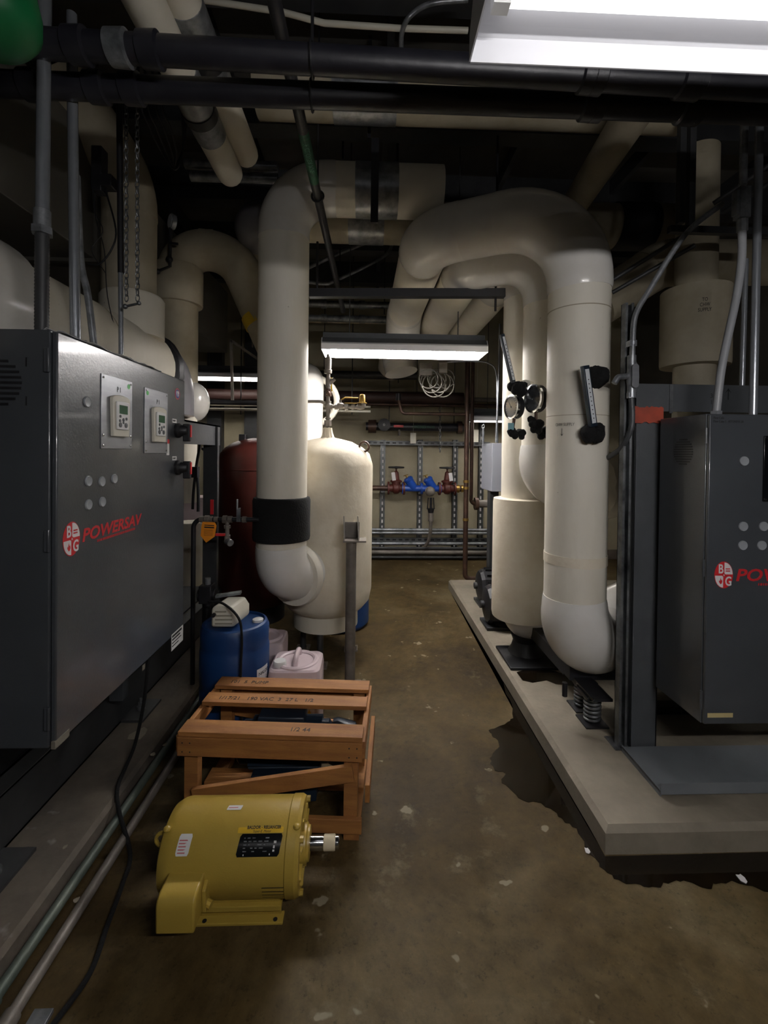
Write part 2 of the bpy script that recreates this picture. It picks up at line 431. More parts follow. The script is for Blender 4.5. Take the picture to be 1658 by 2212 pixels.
# ================================================================== LIGHTS
def fixture(cx, cy, z, L, mt, label, ceil=True):
    t = thing('light_fixture', label, 'ceiling light', (cx, cy, z), 'fluorescent strip lights')
    x0, x1 = cx - L / 2, cx + L / 2
    def prof(x, pts): return [V((x, cy + a, z + b)) for a, b in pts]
    h = MB()      # housing channel, closed
    for s_ in (1,):
        o = [(-.13, .055), (-.105, .10), (-.06, .105), (-.06, .15), (.06, .15), (.06, .105), (.105, .10), (.13, .055), (.105, .098), (-.105, .098)]
        h.poly(prof(x0, o), (L, 0, 0))
    obj('housing', h, m_frame if mt is not m_tube else m_white, t, smooth=False)
    rf = MB()
    for s_ in (-1, 1):
        o = [(.15 * s_, 0), (.153 * s_, 0), (.150 * s_, .045), (.133 * s_, .058), (.06 * s_, .092), (.06 * s_, .088), (.129 * s_, .053), (.145 * s_, .043)]
        rf.poly(prof(x0, o), (L, 0, 0))
    rf.box((x0, cy - .06, z + .088), (x1, cy + .06, z + .092))
    for e in (x0 - .003, x1):
        rf.poly(prof(e, [(-.15, 0), (.15, 0), (.148, .05), (.12, .095), (-.12, .095), (-.148, .05)]), (.003, 0, 0))
    obj('reflector', rf, m_refln if mt is m_tube else m_refl, t, smooth=False)
    for s_ in (-1, 1):
        obj('lamp_tube', MB().cyl((x0 + .05, cy + .07 * s_, z + .045), (x1 - .05, cy + .07 * s_, z + .045), .014, seg=12), mt, t, label='glowing white tube of an added fill light')
        for e in (x0 + .02, x1 - .05):
            obj('lamp_holder', MB().box((e, cy + .07 * s_ - .012, z + .025), (e + .03, cy + .07 * s_ + .012, z + .09)), m_white, t)
    if ceil:
        for e in (x0 + .2, x1 - .2):
            obj('hanger_rod', MB().cyl((e, cy, z + .15), (e, cy, ZC - .0), .004, seg=6), m_dark, t)
    return t
fixture(.80, .725, 2.262, 1.22, m_tube, 'bright fluorescent strip light overhead at the top right corner')
fixture(.268, 3.52, 2.268, 1.25, m_tubem, 'lit fluorescent strip light hanging over the middle of the aisle')
fixture(1.86, 5.5, 1.90, 1.2, m_tubef, 'small lit strip light above the small grey electrical box at the back')
fixture(-1.5, 5.45, 2.36, 1.22, m_tubef, 'lit strip light seen left of the tall white pipe, near the red tank')
def fill_batten(cx, cy, z, L, mt, label):  # extra lights added out of view to brighten the room
    t = thing('added_fill_light', label, 'ceiling light', (cx, cy, z))
    obj('housing', MB().box((cx - L / 2, cy - .04, z + .03), (cx + L / 2, cy + .04, z + .09)), m_white, t, bev=.004)
    obj('lamp_tube', MB().cyl((cx - L / 2 + .04, cy, z), (cx + L / 2 - .04, cy, z), .018, seg=12), mt, t, label='glowing white tube of an added fill light')
    for e in (cx - L / 2 + .01, cx + L / 2 - .05): obj('lamp_holder', MB().box((e, cy - .014, z - .02), (e + .04, cy + .014, z + .035)), m_white, t)
    for e in (cx - L / 2 + .2, cx + L / 2 - .2): obj('hanger_rod', MB().cyl((e, cy, z + .09), (e, cy, ZC), .004, seg=6), m_dark, t)
fill_batten(.85, -.38, 2.03, 1.2, m_tubeb1, 'added unseen bare tube light hanging behind the camera position on the right')  # added to brighten the big right pipe from behind the camera
fill_batten(-.6, -1.9, 3.0, 1.2, m_tubeb, 'added unseen bare tube light hanging far behind the camera position on the left')  # added to lift the upper pipes, never in view

# ================================================================== INSULATED PIPES
def ipipe(t, pts, r, fil, mj=None, me=None, er=1.035, seg=36, seams=True):
    mj = mj or m_jack; me = me or m_pvc
    ke = 0
    for s in fillet(pts, fil, 14):
        if s[0] == 's':
            ln_ = (s[2] - s[1]).length
            if ln_ > .02: obj('pipe_jacket', MB().tube([s[1], s[2]], r * (1.04 if ln_ < .3 and isinstance(er, list) else 1), seg), me if ln_ < .3 else mj, t)
        else:
            q = s[1]; d0 = (q[1] - q[0]).normalized(); d1 = (q[-1] - q[-2]).normalized()
            q = [q[0] - d0 * .035] + q + [q[-1] + d1 * .035]
            e_ = er[min(ke, len(er) - 1)] if isinstance(er, list) else er; ke += 1
            obj('elbow_cover', MB().tube([q[0] - d0 * .02] + q + [q[-1] + d1 * .02], [r * 1.005] + [r * (1 + (e_ - 1) * ((.2 if e_ > 1.1 else .6) + (.8 if e_ > 1.1 else .4) * math.sin(PI * i_ / (len(q) - 1)))) for i_ in range(len(q))] + [r * 1.005], seg), me, t)
    return t
# --- large chilled water supply pipe: floor elbow, riser, arch, run to the back
c0 = A(1245, 950, 2.35); XC, YC, RC = c0.x, 2.35, .155
t = thing('insulated_pipe', 'largest white insulated pipe, marked with handwriting and arching over at the top', 'pipe', (XC, YC, .29))
ipipe(t, [(1.56, 2.62, .47), (XC, YC, .47), (XC, YC, 2.81), (.35, 2.74, 2.81), (.32, 4.35, 2.80), (.32, 4.35, 2.45)], RC, [.23, .40, .30, .2], er=[1.17, 1.075])
obj('jacket_seam', MB().tube([(XC, YC, .93), (XC, YC, .98)], RC * 1.02, 36), m_canvas, t)
obj('jacket_seam', MB().tube([(XC, YC, 2.25), (XC, YC, 2.255)], RC * 1.008, 36), m_jackd, t)
obj('jacket_seam', MB().tube([(XC, YC, 1.70), (XC, YC, 1.703)], RC * 1.006, 36), m_jackd, t)
p = ACZ(1200, 921, XC, YC, RC); a0 = math.asin((p.x - XC) / RC)
obj('lettering', MB().text('CHW SUPPLY', .023, cylz_fn(XC, YC, RC + .003, a0, p.z), bold=-.0004, sx=.72), m_ink, t, label='handwritten black words CHW SUPPLY')
ar = MB(); g = cylz_fn(XC, YC, RC + .002, a0 + .24, p.z - .012)
ar.poly([g(-.001, 0, 0), g(-.001, -.035, 0), g(.001, -.035, 0), g(.001, 0, 0)], g(0, 0, .001) - g(0, 0, 0))
ar.poly([g(-.008, -.026, 0), g(0, -.038, 0), g(.008, -.026, 0), g(0, -.034, 0)], g(0, 0, .001) - g(0, 0, 0))
obj('arrow_mark', ar, m_ink, t, label='handwritten arrow pointing down')
# pump suction cover
t = thing('suction_elbow', 'wide white insulated cone beside the bottom of the largest pipe', 'pipe fitting', (1.5, 2.7, .12))
obj('insulation_cover', MB().lathe([(.05, 0), (.16, .0), (.22, .10), (.27, .28), (.28, .5), (.1, .52)], (1.37, 2.58, .48), (1, .25, .02)), m_pvc, t)
# --- second riser
XA, YA, RA = 1.115, 2.78, .150
t = thing('insulated_pipe', 'white insulated riser just behind the largest pipe, with two dial gauges beside it', 'pipe', (XA, YA, .6))
ipipe(t, [(1.6, YA, 1.31), (XA, YA, 1.31), (XA, YA, 2.76), (.655, 2.99, 2.76), (.645, 4.5, 2.76)], RA, [.20, .28, .24], m_jack, er=[1.22, 1.06])
t2 = thing('insulated_flange', 'wrinkled white wrapped flange between the largest pipe and the grey post', 'pipe fitting', (1.5, 2.8, 1.1))
fl = MB().lathe([(.1, 0), (.14, .02), (.20, .06), (.215, .12), (.17, .17), (.215, .22), (.2, .30), (.12, .33)], (XA + .28, YA, 1.31), (1, 0, 0), 30)
for v in fl.v: v += V((random.uniform(-1, 1), random.uniform(-1, 1), random.uniform(-1, 1))) * .006
obj('wrapping', fl, m_canvas, t2)
obj('pipe_stub', MB().cyl((1.58, YA, 1.31), (2.4, YA, 1.32), .12, seg=28), m_pvcd, t2)
# --- third riser with thick sleeve
XB, YB3, RB = 1.085, 3.12, .145
t = thing('insulated_pipe', 'rear white riser with a thick canvas wrapped sleeve at its foot', 'pipe', (XB, YB3, .15))
ipipe(t, [(1.5, 3.2, .30), (XB, YB3, .30), (XB, YB3, 2.79), (.97, 3.4, 2.79), (.965, 4.9, 2.79)], RB, [.17, .16, .12], m_jack)
sl = MB().lathe([(.14, 0), (.196, .004), (.20, .03), (.20, .80), (.197, .83), (.15, .838)], (XB, YB3, .36), (0, 0, 1), 40)
for v in sl.v: v += V((random.uniform(-1, 1), random.uniform(-1, 1), 0)) * .0015
obj('canvas_sleeve', sl, m_canvas, t)
# --- tall left pipe
XL, YL, RL = A(611, 800, 2.80).x, 2.80, .153
t = thing('insulated_pipe', 'tall white insulated pipe with a black foam band, left of the aisle', 'pipe', (XL, YL, .5))
ipipe(t, [(XL + .12, YL + .24, .70), (XL, YL, .70), (XL, YL, 3.12), (A(953, 420, YL).x, YL, 3.12)], RL, [.17, .27], er=1.03)
obj('foam_band', MB().lathe([(.15, 0), (.172, .004), (.176, .02), (.174, .13), (.176, .245), (.17, .262), (.15, .266)], (XL, YL, .955), (0, 0, 1), 40), m_rub, t, label='black foam rubber band')
obj('flange_cover', MB().lathe([(.10, 0), (.195, .0), (.205, .02), (.205, .05), (.19, .07), (.1, .075)], (XL + .05, YL + .11, .70), (.45, .89, 0), 36), m_jack, t)
sx0, sx1 = A(768, 440, YL).x, A(858, 440, YL).x
obj('saddle', MB().tube([(sx0, YL, 3.12), (sx1, YL, 3.12)], RL * 1.02, 36), m_galv, t, label='galvanised support saddle')
# --- second high run behind it
t = thing('insulated_pipe', 'cream insulated pipe running behind the top of the tall left pipe', 'pipe', (-.2, 3.35, 3.0))
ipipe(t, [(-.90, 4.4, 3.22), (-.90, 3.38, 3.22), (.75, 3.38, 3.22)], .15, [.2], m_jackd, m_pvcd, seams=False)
sx0, sx1 = A(750, 490, 3.2).x, A(830, 490, 3.2).x
obj('saddle', MB().tube([(sx0, 3.38, 3.22), (sx1, 3.38, 3.22)], .154, 36), m_galv, t, label='galvanised support saddle')
# --- ceiling cross run (cream with galvanised saddle)
t = thing('insulated_pipe', 'cream insulated pipe crossing under the ceiling behind two black pipes', 'pipe', (.2, 2.4, 3.3))
p0 = A(555, 196, 2.4); p1 = A(1475, 232, 2.4)
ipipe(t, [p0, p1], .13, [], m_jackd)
q0 = A(720, 200, 2.4); q1 = A(856, 205, 2.4); zz = lambda x: p0.z + (p1.z - p0.z) * (x - p0.x) / (p1.x - p0.x)
obj('saddle', MB().tube([(q0.x, 2.4, zz(q0.x)), (q1.x, 2.4, zz(q1.x))], .134, 36), m_galv, t, label='galvanised support saddle')
# --- diagonal pipe top right
t = thing('insulated_pipe', 'dull insulated pipe slanting away under the ceiling, top right', 'pipe', (1.28, 2.6, 3.1))
ipipe(t, [A(1402, 190, 1.95), A(1232, 455, 3.1)], .088, [], m_jackd)
# --- right high runs
t = thing('insulated_pipe', 'dim horizontal insulated pipe with a black strap, right of the big arch', 'pipe', (2, 3.3, 3.1))
ipipe(t, [A(1215, 490, 3.25), A(1500, 492, 3.25)], .155, [], m_jackd)
obj('strap', MB().tube([A(1322, 490, 3.25), A(1402, 491, 3.25)], .162, 36), m_black, t)
t = thing('insulated_pipe', 'dim grey insulated pipe over the thick upright sleeve, far right', 'pipe', (2.4, 3.1, 2.8))
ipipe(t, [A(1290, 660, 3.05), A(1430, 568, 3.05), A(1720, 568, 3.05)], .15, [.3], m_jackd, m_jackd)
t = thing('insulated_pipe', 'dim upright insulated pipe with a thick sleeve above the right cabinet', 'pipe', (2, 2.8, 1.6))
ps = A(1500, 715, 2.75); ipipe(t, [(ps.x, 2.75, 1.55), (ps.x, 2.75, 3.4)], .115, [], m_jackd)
obj('sleeve', MB().lathe([(.12, 0), (.187, .002), (.19, .02), (.19, .475), (.12, .48)], (ps.x, 2.75, A(1500, 800, 2.75).z + .02), (0, 0, 1), 36), m_jackd, t)
p = ACZ(1522, 650, ps.x, 2.75, .19); a0 = math.asin(max(-1, min(1, (p.x - ps.x) / .19)))
f = cylz_fn(ps.x, 2.75, .1915, a0, p.z)
obj('lettering', MB().text('TO\nCHW\nSUPPLY', .03, f, align='CENTER', sx=.7), m_ink, t)
# --- left group over the cabinet
t = thing('insulated_pipe', 'big white insulated pipe lying behind and above the left cabinet', 'pipe', (-1.5, 2.4, 1.8))
ipipe(t, [(-1.5, .9, 2.03), (-1.5, 2.98, 2.03)], .245, [], m_jack)
obj('elbow_cover', MB().tube([(-1.5, 1.1, 2.03), (-1.5, 1.75, 2.03)], .275, 36), m_pvc, t)
obj('joint_band', MB().tube([(-1.5, 2.33, 2.03), (-1.5, 2.335, 2.03)], .247, 36), m_jackd, t)
bnd = MB().tube([(-1.5, 2.96, 2.03), (-1.5, 2.98, 2.03), (-1.5, 3.02, 2.03), (-1.5, 3.05, 2.03), (-1.5, 3.09, 2.03)], [.24, .262, .252, .266, .25], 36)
for v in bnd.v: v += V((random.uniform(-1, 1), 0, random.uniform(-1, 1))) * .006
obj('black_band', bnd, m_black, t, label='black wrinkled tape band')
obj('grey_elbow', MB().tube([(-1.5, 3.06, 2.03)] + [(-1.5, 3.09 + .16 * math.sin(a), 1.87 + .16 * math.cos(a)) for a in [PI / 2 * i / 10 for i in range(11)]] + [(-1.5, 3.25, 1.75)], .24, 36), m_pvcd, t, label='grey elbow cover')
t = thing('insulated_pipe', 'short white insulated elbow tucked below the grey elbow, behind the left cabinet', 'pipe', (-1.4, 3.5, 1.4))
q = A(400, 868, 3.55); ipipe(t, [(q.x - .9, 3.55, q.z), (q.x + .06, 3.55, q.z)], .13, [], m_pvc); obj('end_cap', MB().ball((q.x + .06, 3.55, q.z), (.12, .155, .155)), m_pvc, t)
obj('pipe_jacket', MB().cyl((q.x + .0, 3.5, 1.35), (q.x + .0, 3.5, q.z), .105, seg=30), m_jack, t)
t = thing('insulated_pipe', 'dim white riser behind the hanging chains, curving away at the top', 'pipe', (-1.5, 2.8, 2.2))
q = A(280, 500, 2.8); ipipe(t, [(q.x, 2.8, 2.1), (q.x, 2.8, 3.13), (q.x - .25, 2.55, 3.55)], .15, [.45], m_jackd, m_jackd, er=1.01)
q2 = A(294, 660, 2.75)
obj('collar', MB().lathe([(.14, 0), (.178, 0), (.178, .23), (.165, .25), (.14, .252)], (q.x + .02, 2.8, q2.z - .18), (0, 0, 1), 36), m_jack, t)
t = thing('insulated_pipe', 'dim white pipe that arches over and drops, left of the tall banded pipe', 'pipe', (-1.4, 3.6, 2.2))
q = A(383, 700, 3.55); e = A(480, 545, 3.6)
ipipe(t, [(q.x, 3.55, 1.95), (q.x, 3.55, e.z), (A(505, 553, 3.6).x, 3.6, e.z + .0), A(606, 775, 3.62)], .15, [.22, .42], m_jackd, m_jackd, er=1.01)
obj('collar', MB().lathe([(.14, 0), (.18, 0), (.185, .01), (.185, .27), (.175, .29), (.14, .292)], (q.x, 3.55, A(383, 660, 3.55).z), (0, 0, 1), 36), m_jackd, t)
obj('label_band', MB().tube([A(562, 678, 3.62), A(572, 700, 3.62)], .156, 30), m_yell, t, label='yellow marking band')
# two small pipes running away at top left
for (xa, xb, ya, lab) in ((300, 497, 372, 'left of the pair of slim cream pipes running away under the ceiling, top left'), (397, 531, 330, 'right of the pair of slim cream pipes running away under the ceiling, top left')):
    e = A(xb - 2, ya, 2.42); r = .067
    t = thing('insulated_pipe', lab, 'pipe', (e.x, e.y, e.z), 'slim cream pipes at top left')
    s0 = V((e.x, .9, e.z)); d = (e - s0)
    obj('pipe_jacket', MB().tube([s0, V((e.x, e.y, e.z))], r, 28), m_jack, t)
    obj('end_cap', MB().ball(e, r * 1.0), m_jack, t)
    y1 = 1.78 if xa == 300 else 1.62
    obj('saddle', MB().tube([(e.x, y1, e.z), (e.x, y1 + .36, e.z)], r * 1.05, 28), m_galv, t, label='galvanised metal sleeve')
    obj('clamp', MB().tube([(e.x, y1 + .19, e.z), (e.x, y1 + .24, e.z)], r * 1.12, 28), m_black, t)
# white elbow behind, over the tank
t = thing('insulated_pipe', 'glossy white pipe elbow rising behind the cream tank', 'pipe', (-.56, 4.1, .6))
q = A(658, 850, 4.1); ipipe(t, [(q.x, 4.1, .9), (q.x, 4.1, 2.17), (q.x - .1, 4.9, 2.17)], .165, [.2], m_pvc)
obj('flange_cover', MB().torus((q.x + .06, 4.25, 1.98), (0, 1, .3), .22, .03, 30, 8), m_jack, t)
# far overhead runs seen behind the black beam
t = thing('insulated_pipe', 'white insulated pipe end hanging under the middle strip light', 'pipe', (.2, 4.7, 2.3))
q = A(867, 760, 4.7); ipipe(t, [(q.x - .05, 5.9, 2.62), (q.x - .05, 4.75, 2.62), (q.x, 4.7, 2.34)], .17, [.18], m_jack)
# ================================================================== LEFT CONTROL CABINET
YN, YF = 1.30, 2.19
ca = A(122, 712, YN); XCAB = ca.x; ZT = ca.z; ZBOT = A(118, 1617, YN).z
t = thing('control_cabinet', 'large grey control cabinet at left with two keypads and red lettering', 'control cabinet', (XCAB - .16, 1.75, ZBOT))
cab = t
obj('body', MB().box((XCAB - .33, YN, ZBOT), (XCAB - .018, YF, ZT)), m_cab, t, bev=.003)
dr = obj('door', MB().box((XCAB - .016, YN + .004, ZBOT + .004), (XCAB, YF - .004, ZT - .004)), m_cab, t, bev=.004)
U, Wv = V((0, 1, 0)), V((0, 0, 1))
def onL(px, py): return AX(px, py, XCAB)
def plug(p, parent, n, r=.0165):
    obj('hole_plug', MB().lathe([(r, 0), (r, .003), (r * .92, .005), (r * .86, .0045), (.001, .0045)], p, n, 24), m_plug, parent)
for px, py in ((187, 868), (190, 1039), (219, 1040), (246, 1034), (190, 1090), (220, 1084)): plug(onL(px, py), t, (1, 0, 0))
def keypad(x0, x1, ytop, ybot, kx0, kx1, ky0, ky1, dotleft, txt):
    a = onL(x0, ytop); b = onL(x1, ybot)
    zt, zb = onL(x0, ytop).z, onL(x0, ybot).z
    pl = obj('keypad_plate', MB().box((XCAB, a.y, zb), (XCAB + .003, b.y, zt)), m_alum, t, bev=.001)
    for yy in (a.y + .011, b.y - .011):
        for z in (zt - .011, zb + .011, zb + .045):
            obj('screw', MB().lathe([(.004, 0), (.004, .002), (.001, .003)], (XCAB + .003, yy, z), (1, 0, 0), 10), m_crome, pl)
    dy = (a.y + .022) if dotleft else (b.y - .024)
    obj('green_sticker', MB().lathe([(.009, 0), (.009, .0006)], (XCAB + .003, dy, zt - .02), (1, 0, 0), 20), mat('green_sticker', '#3fae46', .5), pl)
    k0 = onL(kx0, ky1); k1 = onL(kx1, ky1); z0 = k0.z; z1 = onL(kx0, ky0).z; yc = (k0.y + k1.y) / 2; hw = (k1.y - k0.y) / 2; H = z1 - z0
    obj('handwriting', MB().text(txt, .026, plane_fn((XCAB + .0032, yc - .01, z1 + .012), U, Wv), sx=.8), m_ink, pl)
    def out(s, top, bot, arch):
        pts = [(-hw * s * .9, bot), (hw * s * .9, bot), (hw * s, top - arch)]
        for i in range(1, 8): g = PI * i / 8; pts.append((hw * s * math.cos(g), top - arch + arch * math.sin(g)))
        pts.append((-hw * s, top - arch)); return pts
    kp = obj('keypad', MB().shape((XCAB + .003, yc, z0), U, Wv, out(1, H, 0, H * .09), .012), m_cream, t, bev=.002)
    obj('keypad_face', MB().shape((XCAB + .015, yc, z0), U, Wv, out(.72, H * .85, H * .17, H * .02), .005), m_white, kp, bev=.0015)
    obj('display', MB().box((XCAB + .0201, yc - hw * .45, z0 + H * .55), (XCAB + .0206, yc + hw * .5, z0 + H * .76)), m_lcd, kp)
    for (u, v, r) in ((-.35, .28, .1), (.3, .28, .1), (-.4, .38, .06), (0, .41, .07), (.35, .44, .06), (-.35, .49, .06), (.0, .34, .05)):
        obj('key', MB().lathe([(r * hw * 1.6, 0), (r * hw * 1.6, .002), (.0005, .0025)], (XCAB + .02, yc + hw * u, z0 + H * v), (1, 0, 0), 14), m_frame, kp)
keypad(217, 283, 806, 969, 234, 272, 850, 942, False, 'P 1')
keypad(311, 360, 836, 979, 324, 352, 876, 954, True, 'P 1')
# company logo + lettering
def logo(parent, O, U, Wv, rx, rz, s_text, txt):
    O = V(O); U = V(U); Wv = V(Wv); nrm = U.cross(Wv)
    def ell(a0, a1, k=1.0, n=20, c=True):
        q = [(0, 0)] if c else []
        return q + [(rx * k * math.cos(a0 + (a1 - a0) * i / n), rz * k * math.sin(a0 + (a1 - a0) * i / n)) for i in range(n + (1 if c else 0))]
    lg = obj('logo_disc', MB().shape(O + nrm * .0004, U, Wv, ell(0, 2 * PI, 1, 40, False), .0006), m_red, parent, label='round red and white logo sticker', smooth=False)
    wm = MB()
    for a in (0, PI): wm.shape(O + nrm * .001, U, Wv, [(x + (.06 if a == 0 else -.06) * rx * (1), y + (.05 if a == 0 else -.05) * rz) for x, y in ell(a, a + PI / 2, .88, 14)], .0005)
    obj('logo_quarters', wm, m_logow, lg, smooth=False)
    obj('logo_letters', MB().text('B', rz * .95, plane_fn(O + nrm * .0018 + U * (-rx * .62) + Wv * (rz * .14), U, Wv), bold=.001, sx=.75).text('G', rz * .95, plane_fn(O + nrm * .0018 + U * (rx * .12) + Wv * (-rz * .78), U, Wv), bold=.001, sx=.75), m_logow, lg, label='white letters B and G')
    rm = MB()
    rm.shape(O + nrm * .0016, U, Wv, [(rx * .18, rz * .42), (rx * .66, rz * .42), (rx * .66, rz * .5), (rx * .18, rz * .5)], .0004)
    rm.shape(O + nrm * .0016, U, Wv, [(rx * .18, rz * .26), (rx * .66, rz * .26), (rx * .66, rz * .34), (rx * .18, rz * .34)], .0004)
    rm.shape(O + nrm * .0016, U, Wv, [(-rx * .36, -rz * .68), (-rx * .52, -rz * .5), (-rx * .5, -rz * .38), (-rx * .42, -rz * .46), (-rx * .36, -rz * .2), (-rx * .26, -rz * .42), (-rx * .2, -rz * .32), (-rx * .16, -rz * .5), (-rx * .24, -rz * .64)], .0004)
    rm.shape(O + nrm * .0016, U, Wv, [(rx * .17 * math.cos(2 * PI * i / 12), rz * .14 * math.sin(2 * PI * i / 12)) for i in range(12)], .0004)
    obj('logo_flame', rm, m_red, lg, smooth=False)
    obj('logo_ampersand', MB().text('&', rz * .2, plane_fn(O + nrm * .0022 - U * rx * .08 - Wv * rz * .07, U, Wv)), m_logow, lg)
    if txt:
        obj('lettering', MB().text(txt, s_text, plane_fn(O + nrm * .0006 + U * (rx * 1.25) - Wv * (s_text * .34), U, Wv), bold=.0014, shear=.18, sx=1.22), m_red, parent, label='red slanted company lettering')
        sm = MB(); x = rx * 1.25 + s_text * 1.4
        while x < rx * 1.25 + s_text * 5.6:
            ww = random.uniform(.3, .8) * s_text * .16
            sm.shape(O + nrm * .0006 - Wv * (s_text * .62), U, Wv, [(x, 0), (x + ww, 0), (x + ww + .001, s_text * .14), (x + .001, s_text * .14)], .0005); x += ww + s_text * .06
        obj('small_lettering', sm, m_red, parent, label='tiny worn red line of print', smooth=False)
lg = onL(154, 1164); lr = onL(172, 1164); lt = onL(154, 1127)
e1 = onL(176, 1172); e2 = onL(313, 1139)
logo(dr, lg, U, Wv, (lr.y - lg.y), lt.z - lg.z, (e2.y - e1.y) / 7.05, 'POWERSAV')
# globe sticker, rotary switches, labels
g = onL(383, 851); gr = MB().lathe([(.026, 0), (.026, .0006)], g, (1, 0, 0), 28)
gs = obj('globe_sticker', gr, m_red, t, label='round globe sticker with red rim')
obj('globe', MB().lathe([(.021, .0006), (.021, .001)], g, (1, 0, 0), 28), m_globe, gs)
cm = MB()
for pts in ([(-.013, .010), (-.004, .014), (-.003, .006), (-.008, .0), (-.004, -.004), (-.005, -.014), (-.009, -.006), (-.013, .0)], [(.003, .014), (.012, .012), (.016, .002), (.010, .002), (.012, -.006), (.007, -.013), (.004, -.002), (.001, .004)]):
    cm.shape(g + V((.001, 0, 0)), U, Wv, pts, .0004)
obj('continents', cm, m_logow, gs, smooth=False)
for (px, py, ly) in ((386, 930, 909), (386, 1010, 990)):
    s = onL(px - 4, py)
    sw = obj('rotary_switch', MB().lathe([(.034, 0), (.034, .012), (.026, .02), (.022, .045), (.018, .05), (.001, .05)], s, (1, 0, 0), 24), m_black, t, label='black rotary switch')
    obj('switch_lever', MB().box((s.x + .03, s.y - .011, s.z - .05), (s.x + .062, s.y + .011, s.z + .03)), m_black, sw, bev=.004)
    obj('red_tip', MB().box((s.x + .062, s.y - .006, s.z - .03), (s.x + .066, s.y + .006, s.z + .025)), m_red, sw)
    l = onL(px - 10, ly)
    tg = obj('name_tag', MB().box((XCAB, l.y - .02, l.z - .009), (XCAB + .001, l.y + .024, l.z + .009)), m_white, t, label='small white name tag')
    obj('tag_text', MB().text('PUMP' + ('1' if py < 950 else '2'), .012, plane_fn((XCAB + .0012, l.y - .017, l.z - .004), U, Wv), sx=.9), m_ink, tg)
l = onL(362, 966)
wl = obj('warning_label', MB().box((XCAB + .0, l.y - .012, l.z - .035), (XCAB + .0008, l.y + .014, l.z + .035)), m_white, t, label='white and red warning label')
obj('red_panel', MB().box((XCAB + .0008, l.y - .012, l.z + .016), (XCAB + .0012, l.y + .014, l.z + .035)), m_red, wl)
c0_, c1_ = onL(370, 1378), onL(395, 1352)
st = obj('white_sticker', MB().box((XCAB, c0_.y, onL(395, 1382).z + .0), (XCAB + .0008, c1_.y, onL(395, 1349).z)), m_white, t, label='white maker sticker with small print')
zz0 = onL(395, 1382).z; zz1 = onL(395, 1349).z
ms = MB()
for i, (ww, h_) in enumerate(((.9, .01), (.75, .008), (.85, .005), (.6, .005))):
    ms.box((XCAB + .0009, c0_.y + .006, zz1 - .016 - .014 * i), (XCAB + .0013, c0_.y + .006 + (c1_.y - c0_.y - .012) * ww, zz1 - .016 - .014 * i + h_))
obj('sticker_print', ms, m_ink, st, smooth=False)
tp = onL(310, 1441); obj('tape_piece', MB().box((XCAB, tp.y - .011, tp.z - .01), (XCAB + .0012, tp.y + .009, tp.z + .01)), m_cable, t)
tp = onL(136, 1600); obj('tape_piece', MB().box((XCAB - .01, YN - .001, ZBOT - .002), (XCAB + .0015, YN + .06, ZBOT + .02)), m_cable, t)
# near face: round louvre, hinges, slots
fc = A(-6, 826, YN); ml = MB(); R0 = .068
for i in range(9):
    z = -R0 + (i + .5) * 2 * R0 / 9; hw = math.sqrt(max(R0 * R0 - z * z, 0)); ml.box((fc.x - hw, YN - .002, fc.z + z - .0035), (fc.x + hw, YN + .0005, fc.z + z + .0035))
obj('vent_slots', ml, m_black, t, label='round pattern of horizontal vent slots', smooth=False)
obj('vent_screw', MB().lathe([(.006, 0), (.006, .004), (.001, .005)], (fc.x, YN - .002, fc.z), (0, -1, 0), 12), m_crome, t)
def hinge(parent, p0, p1):
    obj('hinge', MB().box((p0.x - .006, p0.y - .006, p1.z), (p0.x + .006, p0.y, p0.z)).cyl((p0.x + .006, p0.y - .004, p1.z), (p0.x + .006, p0.y - .004, p0.z), .004, seg=8), m_cab, parent, bev=.001)
for (a, b) in ((752, 804), (1145, 1192), (1527, 1577)): hinge(t, A(102, a, YN), A(102, b, YN))
for z in (782, 866): q = A(57, z, YN); obj('slot', MB().box((q.x - .002, YN - .001, q.z - .013), (q.x + .002, YN + .001, q.z + .013)), m_black, t)
# crumpled plastic lying on top of the cabinet
sh = MB(); nx, ny = 10, 22; vs = []
for j in range(ny):
    for i in range(nx):
        x = XCAB - .13 + i * .012; y = 1.36 + j * .030; vs.append((x + random.uniform(-.004, .004), y, ZT + .004 + .026 * abs(math.sin(i * .9 + j * .55)) * random.uniform(.5, 1) * (1 - abs(i - 5) / 7)))
fs = [(j * nx + i, j * nx + i + 1, (j + 1) * nx + i + 1, (j + 1) * nx + i) for j in range(ny - 1) for i in range(nx - 1)]
o = obj('paper_sheets', MB().add(vs, fs), mat('creased_paper', '#a8a59c', .5, c2='#8a92a0', scale=9), label='crumpled sheets of paper lying on top of the left cabinet', cat='papers')
so = o.modifiers.new('thick', 'SOLIDIFY'); so.thickness = .002
# conduits entering the cabinet top
def conduit(label, pts, r, m=m_emt, fit=None, name='conduit', cat='conduit', seg=14, ribs=False, group=None):
    t = thing(name, label, cat, pts[-1], group)
    obj('tube', MB().tube(pts, r, seg), m, t)
    return t
a = A(96, 200, 1.45); b = A(90, 712, 1.45); mid = A(91, 500, 1.45)
t = thing('flexible_conduit', 'ribbed black flexible conduit rising from the left cabinet into a steel tube', 'conduit', (b.x, b.y, ZT))
obj('tube', MB().cyl((a.x, 1.45, 3.0), (mid.x, 1.45, mid.z), .019, seg=18), m_emt, t)
rb = []; rr = []
k = 64
for i in range(k): rb.append(V((mid.x + (b.x - mid.x) * i / (k - 1), 1.45, mid.z + (ZT - mid.z) * i / (k - 1)))); rr.append(.0185 + (.0015 if i % 2 else 0))
obj('flexible_section', MB().tube(rb, rr, 16), m_dark, t)
q = A(91, 455, 1.45); obj('coupling', MB().cyl((mid.x, 1.45, mid.z), (mid.x, 1.45, q.z), .0235, seg=18), m_galv, t)
